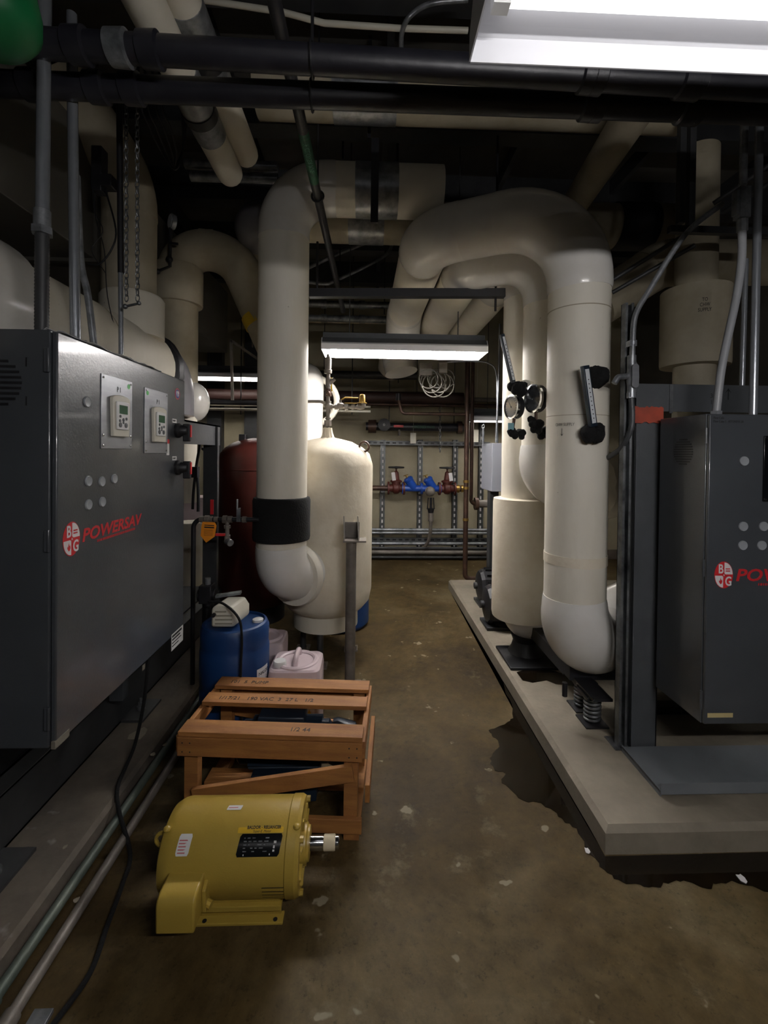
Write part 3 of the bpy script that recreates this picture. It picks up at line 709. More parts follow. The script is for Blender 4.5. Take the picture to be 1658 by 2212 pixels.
obj('coupling_nut', MB().cyl((mid.x, 1.45, mid.z - .01), (mid.x, 1.45, mid.z + .012), .03, seg=6), m_galv, t)
x = A(164, 600, 1.6).x; conduit('straight bright steel conduit rising from the left cabinet top', [V((A(154, 230, 1.6).x, 1.6, 3.0)), V((A(158, 360, 1.6).x, 1.6, A(158, 360, 1.6).z)), V((x, 1.6, ZT))], .0165)
conduit('thin dull conduit leaning behind the bright straight conduit at left', spline([A(166, 380, 1.75), A(174, 560, 1.75), A(190, 640, 1.75), V((A(207, 720, 1.75).x, 1.75, ZT))], 6), .0125, m_galv)
t = conduit('thin steel conduit beside the hanging chains, standing on the left cabinet', [V((A(258, 180, 2.0).x, 2.0, 3.0)), V((A(262, 740, 2.0).x, 2.0, ZT))], .010)
obj('painted_section', MB().cyl((A(258, 180, 2.0).x, 2.0, 3.0), A(261, 590, 2.0), .0125, seg=12), m_black, t)
# thin wires hanging
def wire(label, pts, r=.003, m=m_black, name='hanging_wire', cat='wire'):
    return tag(obj(name, MB().tube(spline(pts, 6), r, 8), m), label, cat)
wire('thick black looped wire over the dim white riser at left', [A(225, 400, 2.3), A(250, 495, 2.3), A(240, 540, 2.3), A(215, 570, 2.3), A(190, 570, 2.3)], .0045)
wire('long thin black wire falling behind the left cabinet conduits', [A(210, 360, 2.3), A(205, 460, 2.3), A(225, 540, 2.3), A(232, 640, 2.3), A(255, 738, 2.3)], .0025)
wire('thin looped wire hanging from the black box at upper left', [A(200, 405, 2.25), A(204, 455, 2.25), A(222, 500, 2.25), A(198, 540, 2.25), A(228, 590, 2.25)], .002)
tag(obj('junction_box', MB().obox(A(215, 370, 2.3), (.05, .06, .22)).obox(A(225, 395, 2.3), (.10, .06, .06)), m_black, bev=.004), 'black box hanging among wires in front of the dim white riser', 'junction box')

# chains
def chain(mb, p0, p1, L=.030, r=.0032):
    p0, p1 = V(p0), V(p1); n = int((p1 - p0).length / (L * .78)); d = (p1 - p0).normalized()
    for i in range(n):
        c = p0 + d * (i + .5) * ((p1 - p0).length / n)
        ax = V((1, 0, 0)) if i % 2 else V((0, 1, 0))
        vs = MB().torus((0, 0, 0), (0, 1, 0), L * .5, r, 10, 5, 1.0)
        for v in vs.v:
            v.x *= .55
            if i % 2: v.x, v.y = v.y, v.x
            if i % 3 == 0: v.x += v.z * .15
        mb.add([v + c for v in vs.v], vs.f)
    return mb
t = thing('hoist_chain', 'two long steel chains hanging over the left cabinet, joined by a bar', 'chain', A(285, 660, 1.95))
obj('chain', chain(MB(), A(272, 170, 1.95), A(273, 650, 1.95)), m_dgalv, t)
obj('chain', chain(MB(), A(296, 170, 1.95), A(297, 650, 1.95)), m_dgalv, t)
obj('bottom_bar', MB().cyl(A(270, 662, 1.95), A(302, 655, 1.95), .005, seg=10).ball(A(270, 662, 1.95), .011, 10, 8).ball(A(300, 655, 1.95), .009, 10, 8), m_dgalv, t)
t = thing('cable_bundle', 'dark sagging bundle of cables hanging left of the slim cream pipes', 'cable', A(375, 365, 2.4))
for off in (0, 14, 30, 44):
    obj('cable', MB().tube(spline([V((A(300 + off, 190, 2.2).x, 2.2, ZC)), A(300 + off, 190, 2.2), A(325 + off, 280, 2.3), A(350 + off * .7, 330, 2.4), A(378, 366 - off * .2, 2.45), A(395, 320, 2.45), A(392 + off * .3, 200, 2.4), V((A(392 + off * .3, 200, 2.4).x, 2.4, ZC))], 6), .006, 8), m_black, t)

# ================================================================== STEEL SKID under the left cabinet
t = thing('steel_skid', 'dark steel channel skid under the left control cabinet', 'steel base', (-1.3, 1.8, .12))
sk = MB(); xs = -1.235
sk.box((xs - .012, .2, .12), (xs, 4.0, .32)); sk.box((xs - .07, .2, .31), (xs + .0, 4.0, .322)); sk.box((xs - .07, .2, .12), (xs, 4.0, .132))
obj('channel', sk, m_dark, t, bev=.002, smooth=False)
obj('deck', MB().box((-2.6, .3, .322), (xs - .08, 3.9, .335)), m_black, t)
for y in (1.34, 2.12):
    obj('cabinet_leg', MB().box((XCAB - .31, y, .33), (XCAB - .25, y + .05, ZBOT)), m_frame, t)
for (cy, lab) in ((1.47, 'near'), (2.40, 'far')):
    bp = obj('base_plate', MB().box((xs - .02, cy - .10, .12), (xs + .11, cy + .10, .132)), m_dark, t)
    obj('bolt', MB().cyl((xs + .05, cy, .132), (xs + .05, cy, .15), .02, seg=18).cyl((xs + .05, cy, .15), (xs + .05, cy, .17), .014, seg=6).cyl((xs + .05, cy, .17), (xs + .05, cy, .19), .007, seg=10), m_dgalv, bp)
# two rigid conduits running along the pad at floor level
for (x, z, lab, m, r) in ((-.952, .075, 'green-grey conduit running along the left pad edge near the floor', mat('greenish_conduit', '#4c5750', .55, metal=.3, c2='#5f665c', scale=9), .0165), (-.905, .034, 'pale grey conduit lying lowest along the left pad edge', m_pipe, .017)):
    t = thing('floor_conduit', lab, 'conduit', (x, 1.5, z), 'rigid conduits along the left pad')
    obj('tube', MB().cyl((x, .5, z), (x, 4.1, z), r, seg=16), m, t)
    obj('coupling', MB().cyl((x, 1.12, z), (x, 1.18, z), r * 1.35, seg=16), m, t)
tag(obj('conduit_clamp', MB().box((-.985, 1.15, .0), (-.86, 1.165, .006)).box((-.985, 1.15, .0), (-.978, 1.165, .11)).box((-.87, 1.10, .0), (-.82, 1.21, .012)), m_galv, bev=.001), 'small metal clamp plate holding the floor conduits at bottom left', 'clamp')
# black power cord
tag(obj('power_cord', MB().tube(spline([V((XCAB - .07, 2.0, ZBOT + .01)), V((XCAB - .085, 1.99, .42)), V((-1.02, 2.02, .20)), V((-1.03, 1.96, .132)), V((-.999, 1.84, .131)), V((-.95, 1.76, .10)), V((-.86, 1.67, .012)), V((-.825, 1.55, .010)), V((-.80, 1.42, .010)), V((-.775, 1.29, .010)), V((-.80, 1.17, .010)), V((-.83, 1.05, .010)), V((-.85, .85, .010))], 8), .0075, 10), m_rub), 'dark power cord dropping from the left cabinet and trailing over the floor', 'cord')

# ================================================================== YELLOW MOTOR
Ym, Zm, Rm = 1.515, .176, .134
def MX(px): return A(px, 1830, Ym - .12).x
x0, x1 = A(378, 1830, Ym).x, A(655, 1830, Ym).x
t = thing('electric_motor', 'yellow electric motor standing on the floor in front of the wooden crate', 'electric motor', ((x0 + x1) / 2, Ym, 0))
ymot = t
obj('motor_body', MB().lathe([(.05, -.022), (.09, -.02), (.118, -.008), (Rm * .97, .012), (Rm, .03), (Rm, x1 - x0 - .045), (Rm * 1.0, x1 - x0 - .04)], (x0, Ym, Zm), (1, 0, 0), 56), m_yel, t, ang=.5)
L_ = x1 - x0
obj('end_bell', MB().lathe([(Rm * .99, -.045), (Rm * 1.02, -.04), (Rm * 1.02, -.012), (Rm * .97, .0), (Rm * .82, .002), (Rm * .80, -.006), (Rm * .45, -.006), (Rm * .42, .012), (.05, .016), (.048, .022), (.024, .024)], (x1, Ym, Zm), (1, 0, 0), 56), m_yel, t, ang=.4)
ribs = MB()
for k in range(8):
    g = k * PI / 4 + .3; d = V((0, math.cos(g), math.sin(g))); c = V((x1 + .001, Ym, Zm)) + d * Rm * .64
    ribs.obox(c, (.012, Rm * .34, .012), (1, 0, 0), d)
obj('end_rib', ribs, m_yel, t, bev=.002, smooth=False)
bl = MB()
for k in range(4):
    g = PI / 4 + k * PI / 2; bl.cyl((x1 - .01, Ym + math.cos(g) * Rm * .9, Zm + math.sin(g) * Rm * .9), (x1 + .012, Ym + math.cos(g) * Rm * .9, Zm + math.sin(g) * Rm * .9), .010, seg=6)
obj('end_bolt', bl, m_yel, t)
sh = obj('shaft', MB().lathe([(.0215, 0), (.0215, .045), (.0205, .047), (.0205, .098), (.018, .101), (.001, .101)], (x1 + .02, Ym, Zm), (1, 0, 0), 32), m_crome, t, label='polished steel shaft')
obj('tape_wrap', MB().lathe([(.0207, .048), (.0232, .05), (.0235, .085), (.0207, .088)], (x1 + .02, Ym, Zm), (1, 0, 0), 28), mat('masking_tape', '#cfc2a4', .7, bump=.4), sh)
# feet
ft = MB()
for s_ in (-1, 1):
    ft.box((x0 + .06, Ym + s_ * .098 - .0, 0), (x1 - .05, Ym + s_ * .060, .009))
    ft.poly([(x0 + .07, Ym + s_ * .072, .009), (x0 + .07, Ym + s_ * .062, .009), (x0 + .07, Ym + s_ * .05, .06), (x0 + .07, Ym + s_ * .085, .07)], (x1 - x0 - .13, 0, 0))
    ft.box((x0 + .065, Ym + s_ * .055, .045), (x1 - .055, Ym + s_ * .098, .062))
obj('mounting_foot', ft, m_yel, t, bev=.002, smooth=False)
hm = MB()
for x in (x0 + .085, x0 + .13, x1 - .075): hm.lathe([(.007, 0), (.007, .0006)], (x, Ym - .088, .009), (0, 0, 1), 14)
obj('bolt_hole', hm, m_black, t)
# junction box
jb = localbox = MB(); bx0, bx1 = A(334, 1990, 1.30).x, A(419, 1990, 1.30).x; jy0, jy1, jz0, jz1 = 1.30, 1.425, A(375, 2020, 1.30).z, .205
pr = [(jy1, jz0), (jy0, jz0), (jy0, jz1 - .035)] + [(jy0 + .03 - .03 * math.cos(g), jz1 - .03 + .03 * math.sin(g)) for g in (.3, .7, 1.1, 1.5)] + [(jy1, jz1)]
jb.poly([V((bx0, y, z)) for y, z in pr], (bx1 - bx0, 0, 0))
jbx = obj('terminal_box', jb, m_yel, t, bev=.006, smooth=True)
jb2 = MB().poly([V((bx1, y, z)) for y, z in [(jy1 + .01, jz0 + .02), (jy0 + .06, jz0 + .0), (jy0 + .055, jz1 - .03), (jy1 + .0, jz1 - .004)]], (.012, 0, 0))
obj('box_flange', jb2, m_yel, jbx, bev=.003, smooth=False)
obj('cable_boss', MB().cyl((bx1 + .01, jy0 + .075, .12), (bx1 + .025, jy0 + .07, .117), .012, seg=10), m_yel, jbx)
obj('box_neck', MB().box((bx0 + .02, jy1 - .02, .10), (bx1 - .005, jy1 + .03, .19)), m_yel, t, bev=.004)
# lifting eye
obj('lifting_eye', MB().torus((x0 - .02, Ym - .045, Zm + .06), (0, 1, .0), .022, .006, 20, 8), m_yel, t)
for x in (x0 + .004, x1 - .012):
    obj('casting_lug', MB().ball((x, Ym - .07, Zm + .115), (.012, .012, .008), 12, 8), m_yel, t)
def mfn(sx, a0, off=.0):
    return lambda x, y, z: V((sx + x, Ym - (Rm + off + z) * math.cos(a0 + y / Rm), Zm + (Rm + off + z) * math.sin(a0 + y / Rm)))
def mhit(px, py):          # hit on the motor barrel -> (x, angle)
    d = ray(px, py); oy, oz = -Ym, 1.5 - Zm
    a = d.y ** 2 + d.z ** 2; b = 2 * (oy * d.y + oz * d.z); c = oy * oy + oz * oz - Rm * Rm
    tt = (-b - math.sqrt(max(b * b - 4 * a * c, 0))) / (2 * a); p = CAM + d * tt
    return p.x, math.atan2(p.z - Zm, Ym - p.y)
def mpatch(px0, py0, px1, py1, off, slant=0.0, inset=0.0):
    xa, aa = mhit(px0, py1); xb, ab = mhit(px1, py0); H = (ab - aa) * Rm; n = 8; fn = mfn(xa, aa)
    W_ = xb - xa; vs = []; c = min(H, W_) * .08
    for j in range(n + 1):
        v = H * j / n; e = c if j in (0, n) else 0
        for o_ in (.0003, off):
            vs += [fn(e + slant * v / H, v, o_), fn(W_ - e + slant * v / H, v, o_)]
    fs = []
    for j in range(n):
        k = 4 * j; fs += [(k + 2, k + 3, k + 7, k + 6), (k, k + 2, k + 6, k + 4), (k + 3, k + 1, k + 5, k + 7)]
    fs += [(0, 1, 3, 2), (4 * n + 2, 4 * n + 3, 4 * n + 1, 4 * n)]
    return MB().add(vs, fs), fn, W_, H
mb, fn, W_, H = mpatch(508, 1800, 606, 1852, .0012, .008)
npz = obj('nameplate', mb, m_panel, t, label='black rating plate with yellow header')
mb, fn2, W2, H2 = mpatch(513, 1786, 613, 1800, .0013, .0)
obj('nameplate_header', mb, mat('bright_yellow_enamel', '#d0a82a', .4), npz)
obj('maker_lettering', MB().text('BALDOR - RELIANCER', .0115, lambda x, y, z: fn2(x + .028, y + .010, z + .0020), sx=.95, bold=.0003), m_ink, npz)
obj('model_lettering', MB().text('Super-E  Motor', .009, lambda x, y, z: fn2(x + .048, y + .001, z + .0016), shear=.2), m_ink, npz)
pm = MB()
for r_ in range(5):
    x = .02
    while x < W_ - .045:
        ww = random.uniform(.004, .014)
        if random.random() < .6: pm.add([fn(x, .012 + r_ * .008, .0016), fn(x + ww, .012 + r_ * .008, .0016), fn(x + ww, .0145 + r_ * .008, .0016), fn(x, .0145 + r_ * .008, .0016)], [(0, 1, 2, 3)])
        x += ww + .006
obj('plate_print', pm, m_dgalv, npz)
pm = MB()
for (u, v, a_, b_) in ((W_ - .018, .032, .008, .006), (W_ - .019, .02, .005, .007), (W_ - .02, .012, .006, .005), (.022, .003, .003, .004), (W_ - .03, .004, .003, .004)):
    pm.add([fn(u, v, .0017), fn(u + a_, v, .0017), fn(u + a_, v + b_, .0017), fn(u, v + b_, .0017)], [(0, 1, 2, 3)])
obj('plate_marks', pm, m_logow, npz)
for (bx, lb) in (((377, 1801, 415, 1850), 'white warning label with small red print'), ((489, 1740, 523, 1750), 'small white and red label')):
    mb, fn3, W3, H3 = mpatch(*bx, .0012, .004)
    wl = obj('label_sticker', mb, m_white, t, label=lb)
    pm = MB(); rows = max(2, int(H3 / .008))
    for r_ in range(rows - 1):
        pm.add([fn3(.006, .006 + r_ * .0075, .0016), fn3(W3 - .006 - random.random() * .012, .006 + r_ * .0075, .0016), fn3(W3 - .01, .009 + r_ * .0075, .0016), fn3(.006, .009 + r_ * .0075, .0016)], [(0, 1, 2, 3)])
    obj('label_print', pm, mat('faded_red_print', '#c06a6e', .6), wl)
sm = MB(); xa, aa = mhit(567, 1938); xb, ab = mhit(618, 1912); fn4 = mfn(xa, aa)
for k in range(4):
    y_ = k * (ab - aa) * Rm / 3.6; sm.add([fn4(.0, y_, .0012), fn4(xb - xa, y_, .0012), fn4(xb - xa, y_ + .0035, .0012), fn4(0, y_ + .0035, .0012)], [(0, 1, 2, 3)])
obj('cooling_slots', sm, m_black, t)

# ================================================================== CRATE
cr = localthing('wooden_crate', 'open slatted pine crate with a dark motor inside, behind the yellow motor', 'crate', (-.355, 1.955, 0), rotz=math.radians(-4.0))
CW, CD, CH = .72, .42, .405
def board(name, a, b, m=m_wood, lab=None, up=(0, 0, 1), w_=.02, h_=.07):
    return obj(name, MB().bar(a, b, w_, h_, up), m, cr, label=lab, bev=.0015, smooth=False)
hw, hd = CW / 2, CD / 2
for (x, y) in ((-hw + .045, -hd + .03), (hw - .045, -hd + .03), (-hw + .045, hd - .03), (hw - .045, hd - .03)):
    obj('corner_post', MB().box((x - .027, y - .02, .0), (x + .027, y + .02, CH - .035)), mat('pine_upright_%d' % int(100 * (x + y) + 200), '#a9743e', .65, c2='#8a5a2e', scale=3, stretch=(9, 9, 1), bump=.3) if False else m_wood, cr, bev=.0015, smooth=False)
tops = []
for (y, d) in ((-hd + .035, .085), (.035, .08), (hd - .035, .085)):
    tops.append(obj('top_slat', MB().box((-hw, y - d / 2, CH - .018), (hw, y + d / 2, CH)), m_wood, cr, bev=.0015, smooth=False))
obj('front_rail', MB().box((-hw, -hd - .012, CH - .092), (hw, -hd + .008, CH - .02)), m_wood, cr, bev=.0015, smooth=False)
obj('back_rail', MB().box((-hw, hd - .008, CH - .092), (hw, hd + .012, CH - .02)), m_wood, cr, bev=.0015, smooth=False)
for s_ in (-1, 1):
    obj('side_rail', MB().box((s_ * hw - .01, -hd, CH - .085), (s_ * hw + .01, hd, CH - .02)), m_woody, cr, bev=.0015, smooth=False)
    obj('bottom_runner', MB().box((s_ * (hw - .04) - .03, -hd, 0), (s_ * (hw - .04) + .03, hd, .03)), m_woody, cr, bev=.0015, smooth=False)
board('front_brace', (-hw + .06, -hd, .15), (hw - .035, -hd, .265), h_=.062)
board('back_brace', (-hw + .06, hd, .26), (hw - .05, hd, .16), h_=.062)
obj('bottom_rail', MB().box((-hw, -hd - .008, .030), (hw, -hd + .012, .085)), m_wood, cr, bev=.0015, smooth=False)
obj('floor_board', MB().box((-hw + .01, .0, .03), (hw - .01, .09, .05)), m_wood, cr, bev=.0015, smooth=False)
obj('side_board', MB().bar((hw + .021, -hd - .01, .19), (hw + .021, hd - .05, .235), .018, .075), m_woody, cr, bev=.0015, smooth=False)
for i, (s_, y) in enumerate((('1/2 44', -hd + .02), ('1/17/21   190 VAC  3  27 L   1/2', .02), ('101  5  PUMP', hd - .05))):
    f = plane_fn((-hw + (.43 if i == 0 else .06), y, CH + .0004), (1, 0, 0), (0, 1, 0))
    obj('handwriting', MB().text(s_, .034, f, sx=.95), m_ink, tops[i])
nb = MB()
for x in (-hw + .02, -hw + .05, hw - .02, hw - .05):
    for z in (CH - .04, CH - .075): nb.cyl((x, -hd - .0125, z), (x, -hd - .011, z), .003, seg=8)
obj('nail_heads', nb, m_ink, cr)
# dark motor inside the crate
t = thing('electric_motor', 'dark blue finned motor lying inside the wooden crate', 'electric motor', (-.33, 1.96, .05))
fx0, fx1, fy, fz, fr = -.52, -.16, 1.965, .235, .085
fm = MB().lathe([(.04, -.03), (.07, -.025), (fr, -.01), (fr, fx1 - fx0), (fr * .7, fx1 - fx0 + .02)], (fx0, fy, fz), (1, 0, 0), 36)
obj('motor_body', fm, m_navy, t)
fn_ = MB()
for k in range(26):
    g = 2 * PI * k / 26; d = V((0, math.cos(g), math.sin(g))); fn_.obox(V(((fx0 + fx1) / 2, fy, fz)) + d * (fr + .008), (fx1 - fx0 - .06, .018, .004), (1, 0, 0), d)
obj('cooling_fins', fn_, m_navy, t, smooth=False)
obj('terminal_box', MB().box((-.46, fy - .05, fz + fr - .02), (-.26, fy + .05, fz + fr + .045)), m_navy, t, bev=.006)
obj('fan_cowl', MB().lathe([(.03, 0), (.085, .0), (.092, .02), (.08, .1), (.04, .13)], (fx1 + .01, fy, fz), (1, 0, -.1), 30), m_navy, t)
obj('motor_foot', MB().box((-.47, fy - .11, .05), (-.2, fy + .11, .16)), m_navy, t, bev=.004)
obj('paper_label', MB().obox((-.16, fy - .075, fz + .075), (.07, .05, .002), (1, 0, .0), (0, .7, .6)), m_white, t)
# ================================================================== TANK with fittings
YT = 3.34; XT = A(706, 1100, YT).x; RT = .335
zt = lambda y: A(706, y, YT).z
t = thing('storage_tank', 'cream insulated upright tank beside the tall white pipe', 'tank', (XT, YT, .22))
zb = zt(1290); z1 = zt(1000); z2 = A(706, 938, YT - .05).z
prof = [(.12, zb - .12), (.20, zb - .10), (.27, zb - .055), (.318, zb), (RT, zb + .08), (RT, z1 - .02), (RT * .99, z1), (.31, z1 + .07), (.26, z1 + .115), (.18, z1 + .155), (.10, z1 + .175), (.05, z1 + .185), (.038, z1 + .215), (.03, z1 + .26)]
mb = MB().lathe(prof, (XT, YT, 0), (0, 0, 1), 56)
for v in mb.v:
    k = .003 if v.z > z1 else .0012
    v += V((random.uniform(-1, 1), random.uniform(-1, 1), random.uniform(-1, 1))) * k
obj('tank_body', mb, m_canvas, t)
obj('base_skirt', MB().lathe([(.20, zb + .02), (.232, zb + .01), (.235, .235), (.22, .23)], (XT, YT, 0), (0, 0, 1), 44), m_jack, t)
for a in (-PI / 2 - .1, PI * .12, PI * .85):
    x, y = XT + .20 * math.cos(a), YT + .20 * math.sin(a)
    lgx = obj('tank_leg', MB().cyl((x, y, .01), (x, y, .30), .022, seg=14), m_dark, t)
    obj('foot_plate', MB().box((x - .05, y - .05, 0), (x + .05, y + .05, .012)).cyl((x + .035, y - .035, .012), (x + .035, y - .035, .04), .008, seg=6), m_pipe, lgx)
obj('copper_tube', MB().torus((A(786, 965, YT - .1).x, YT - .1, A(786, 965, YT - .1).z), (.3, 1, 0), .035, .008, 20, 8), m_copper, t)
def TP(px, py): return A(px, py, YT)
t = thing('vent_fitting', 'stack of iron valves and a brass relief valve standing on top of the cream tank', 'valve assembly', (XT, YT, z1 + .26))
n0 = V((XT, YT, z1 + .25)); zz = lambda y: A(706, y, YT).z
s = MB().cyl(n0, (XT, YT, zz(770)), .0135, seg=16)
obj('riser_pipe', s, m_pipe, t)
obj('union_nut', MB().cyl((XT, YT, zz(920)), (XT, YT, zz(908)), .027, seg=6).cyl((XT, YT, zz(906)), (XT, YT, zz(902)), .02, seg=16), m_pipe, t)
obj('tee_fitting', MB().ball((XT, YT, zz(876)), (.026, .026, .03), 16, 10).cyl((XT, YT, zz(884)), (XT, YT, zz(866)), .022, seg=16), m_pipe, t)
e = TP(784, 880)
ln = MB().cyl((XT, YT, zz(878)), (e.x, YT, e.z), .013, seg=14)
for px in (714, 726, 748, 762, 775): q = TP(px, 879); ln.cyl((q.x - .012, YT, q.z), (q.x + .012, YT, q.z), .021 if px != 748 else .026, seg=8)
ln.tube(smooth_path([(e.x - .03, YT, e.z), (e.x, YT, e.z), (e.x, YT, e.z + .03)], .018), .021, 14)
ln.tube(smooth_path([(XT, YT, zz(874)), (XT - .05, YT - .02, zz(868)), (A(640, 868, YT).x, YT, zz(868))], .03), .012, 14)
obj('branch_line', ln, m_pipe, t)
b = TP(735, 868)
obj('ball_valve', MB().ball((b.x, YT, b.z - .03), (.03, .024, .026), 16, 10).cyl((b.x, YT, b.z - .02), (b.x, YT, b.z + .015), .009, seg=10), m_pipe, t)
obj('lever_handle', MB().tube(smooth_path([(b.x, YT, b.z + .012), (b.x + .035, YT, b.z + .032), (b.x + .13, YT, b.z + .030)], .01), .005, 8).box((b.x + .03, YT - .01, b.z - .012), (b.x + .12, YT + .01, b.z - .006)), m_brass, t)
r_ = TP(782, 866)
obj('relief_cap', MB().lathe([(.035, -.02), (.035, -.012), (.024, -.01), (.022, .04), (.018, .046), (.003, .05)], (r_.x, YT, r_.z), (0, 0, 1), 20), m_brass, t, label='brass relief valve cap')
obj('air_vent', MB().lathe([(.012, 0), (.028, .005), (.03, .03), (.024, .035), (.026, .11), (.02, .12), (.01, .124), (.009, .145)], (XT - .003, YT, zz(808)), (0, 0, 1), 20), m_pipe, t)
obj('strainer', MB().cyl((XT, YT, zz(835)), (XT, YT, zz(816)), .02, seg=14).cyl((XT, YT, zz(830)), (XT + .045, YT, zz(818)), .016, seg=12), m_pipe, t)
obj('valve_body', MB().cyl((XT, YT, zz(856)), (XT, YT, zz(840)), .024, seg=8).ball((XT - .0, YT - .02, zz(850)), .018, 12, 8), m_copper, t)
q = TP(716, 845); q2 = TP(714, 815); obj('yellow_lever', MB().bar((q.x, YT, q.z), (q2.x, YT, q2.z), .012, .005, (0, 1, 0)), m_yell, t, label='yellow valve lever')
# steel post with a saddle in front of the tank
px_ = A(757, 1300, 2.86).x; zt_ = A(757, 1168, 2.86).z
t = thing('pipe_support', 'bare steel support post with an empty V shaped saddle in front of the cream tank', 'pipe support', (px_, 2.86, 0))
obj('post', MB().cyl((px_, 2.86, .012), (px_, 2.86, zt_), .033, seg=24), m_pipe, t)
obj('base_plate', MB().box((px_ - .07, 2.79, 0), (px_ + .07, 2.93, .012)).cyl((px_ + .05, 2.81, .01), (px_ + .05, 2.81, .045), .008, seg=6), m_pipe, t)
sd = MB().box((px_ - .05, 2.80, zt_), (px_ + .095, 2.92, zt_ + .010))
for x in (px_ - .045, px_ + .045):
    sd.poly([(x, 2.80, zt_ + .01), (x, 2.92, zt_ + .01), (x + (-.01), 2.92, zt_ + .15), (x - .01, 2.905, zt_ + .15)], (.006, 0, 0))
sd.box((px_ - .045, 2.915, zt_ + .01), (px_ + .05, 2.921, zt_ + .11))
obj('saddle', sd, m_pipe, t, smooth=False)
# ================================================================== BLACK STEEL AND PIPES OVERHEAD
t = thing('steel_beam', 'black horizontal steel bar supporting the white pipe runs above the middle light', 'beam', (.2, 3.05, 2.5))
p0, p1 = A(668, 634, 3.02), A(1089, 634, 3.02)
obj('bar', MB().bar(p0, p1, .05, .055), m_black, t, smooth=False)
obj('hanger_rod', MB().cyl((p1.x - .06, 3.02, p1.z - .12), (p1.x - .06, 3.02, ZC), .008, seg=8), m_black, t)
obj('hanger_rod', MB().cyl((p0.x + .05, 3.02, p0.z), (p0.x + .05, 3.02, 2.9), .008, seg=8), m_black, t)
for (pa, pb, r, lab, cps) in (((-150, 80), (1800, 196), .041, 'upper of two black pipes crossing under the ceiling', (150, 235, 300)), ((-150, 176), (1800, 248), .040, 'lower of two black pipes crossing under the ceiling', (58, 190, 262))):
    Yp = 1.42 if r == .041 else 1.56
    a_, b_ = A(*pa, Yp), A(*pb, Yp)
    t = thing('black_pipe', lab, 'pipe', (a_ + b_) / 2, 'black pipes crossing under the ceiling')
    obj('tube', MB().cyl(a_, b_, r, seg=28), m_blackp, t)
    d = (b_ - a_)
    for px in cps + (1250, 1470):
        f = (px - pa[0]) / (pb[0] - pa[0]); c = a_ + d * f; dd = d.normalized()
        w_ = .035 if px > 1000 else .028
        obj('coupling', MB().lathe([(r, -w_ - .006), (r + .008, -w_), (r + .010, w_), (r, w_ + .006)], c, dd, 28), m_blackp if px != 235 else m_galv, t)
    for px in (1250, 1480, 640):
        f = (px - pa[0]) / (pb[0] - pa[0]); c = a_ + d * f
        obj('hanger_strap', MB().torus(c, (1, 0, 0), r + .006, .004, 20, 6).cyl(c + V((0, 0, r)), V((c.x, c.y, ZC)), .005, seg=6), m_black, t)
# sprinkler pipe running away
a_, b_ = V((0, 0, 0)), V((0, 0, 0))
a_ = A(618, 120, 1.64); b_ = A(741, 672, 4.30)
a_ = V((a_.x, 1.64, a_.z)); d = (b_ - a_); a0_ = a_ - d * .38
t = thing('sprinkler_pipe', 'thin black pipe with green lettering running away under the ceiling', 'pipe', (a_ + b_) / 2)
obj('tube', MB().cyl(a0_, b_, .024, seg=18), m_blackp, t)
dn = d.normalized(); u_ = dn
lf = (A(648, 225, 2.0)); fpos = lambda y: a_ + d * ((y - a_.y) / (b_.y - a_.y))
L0 = fpos(2.05); side = dn.cross(V((0, 0, -1))).normalized()
dnw = dn.cross(side).normalized()
if dnw.z > 0: dnw = -dnw
def spf(x, y, z):
    an = y / .024; return L0 + dn * x + (dnw * math.cos(an) + side * math.sin(an)) * (.0245 + z)
obj('green_band', MB().tube([L0 - dn * .05, L0 + dn * .30], .0243, 18), m_gink, t, label='green painted print band')
obj('lettering', MB().text('+ CLOVER PIPE', .03, lambda x, y, z: spf(x, y - .030 + .015, z + .0006), sx=1.0).text('SCHEDULE 10 CW', .014, lambda x, y, z: spf(x, y + .004 - .0, z + .0006)), mat('pale_green_ink', '#5f9c80', .6), t, label='pale green worn lettering')
for y in (2.48, 3.9):
    c = fpos(y); obj('pipe_hanger', MB().torus(c, dn, .032, .006, 18, 6).cyl(c + V((-.02, 0, .028)), c + V((-.02, 0, .05)), .008, seg=6).cyl(c + V((0, 0, .03)), V((c.x, c.y, ZC)), .005, seg=6), m_black, t)
# ceiling conduits
t = conduit('pale conduit bending across the ceiling left of the bright strip light', [A(-60, -60, 2.05), A(420, -3, 2.05), A(610, 26, 2.05), A(700, 50, 2.05), A(860, 61, 2.05), A(1010, 66, 2.05)], .0125, m_cream)
t = conduit('grey conduit curving down from the bright strip light near the ceiling', spline([A(1010, 0, 2.0), A(930, 8, 2.0), A(885, 35, 2.0), A(868, 70, 2.05), A(866, 110, 2.1)], 6), .011, m_galv)
# hangers for the high runs
for (px, y0, y1, Yh, w_, lab) in ((808, 300, 482, 2.63, .022, 'thick black hanger bar in front of the galvanised saddle'), (797, 130, 300, 2.62, .010, 'black hanger rod above the thick hanger bar'), (740, 255, 345, 3.4, .007, 'slim dark hanger rod left of the galvanised saddle'), (858, 255, 350, 3.4, .010, 'slim dark hanger rod right of the thick hanger bar')):
    p1_, p0_ = A(px, y1, Yh), A(px, y0, Yh)
    tag(obj('hanger_rod', MB().box((p1_.x - w_, Yh - .01, p1_.z), (p1_.x + w_, Yh + .006, p0_.z if w_ > .02 else ZC)), m_black, smooth=False), lab, 'hanger')
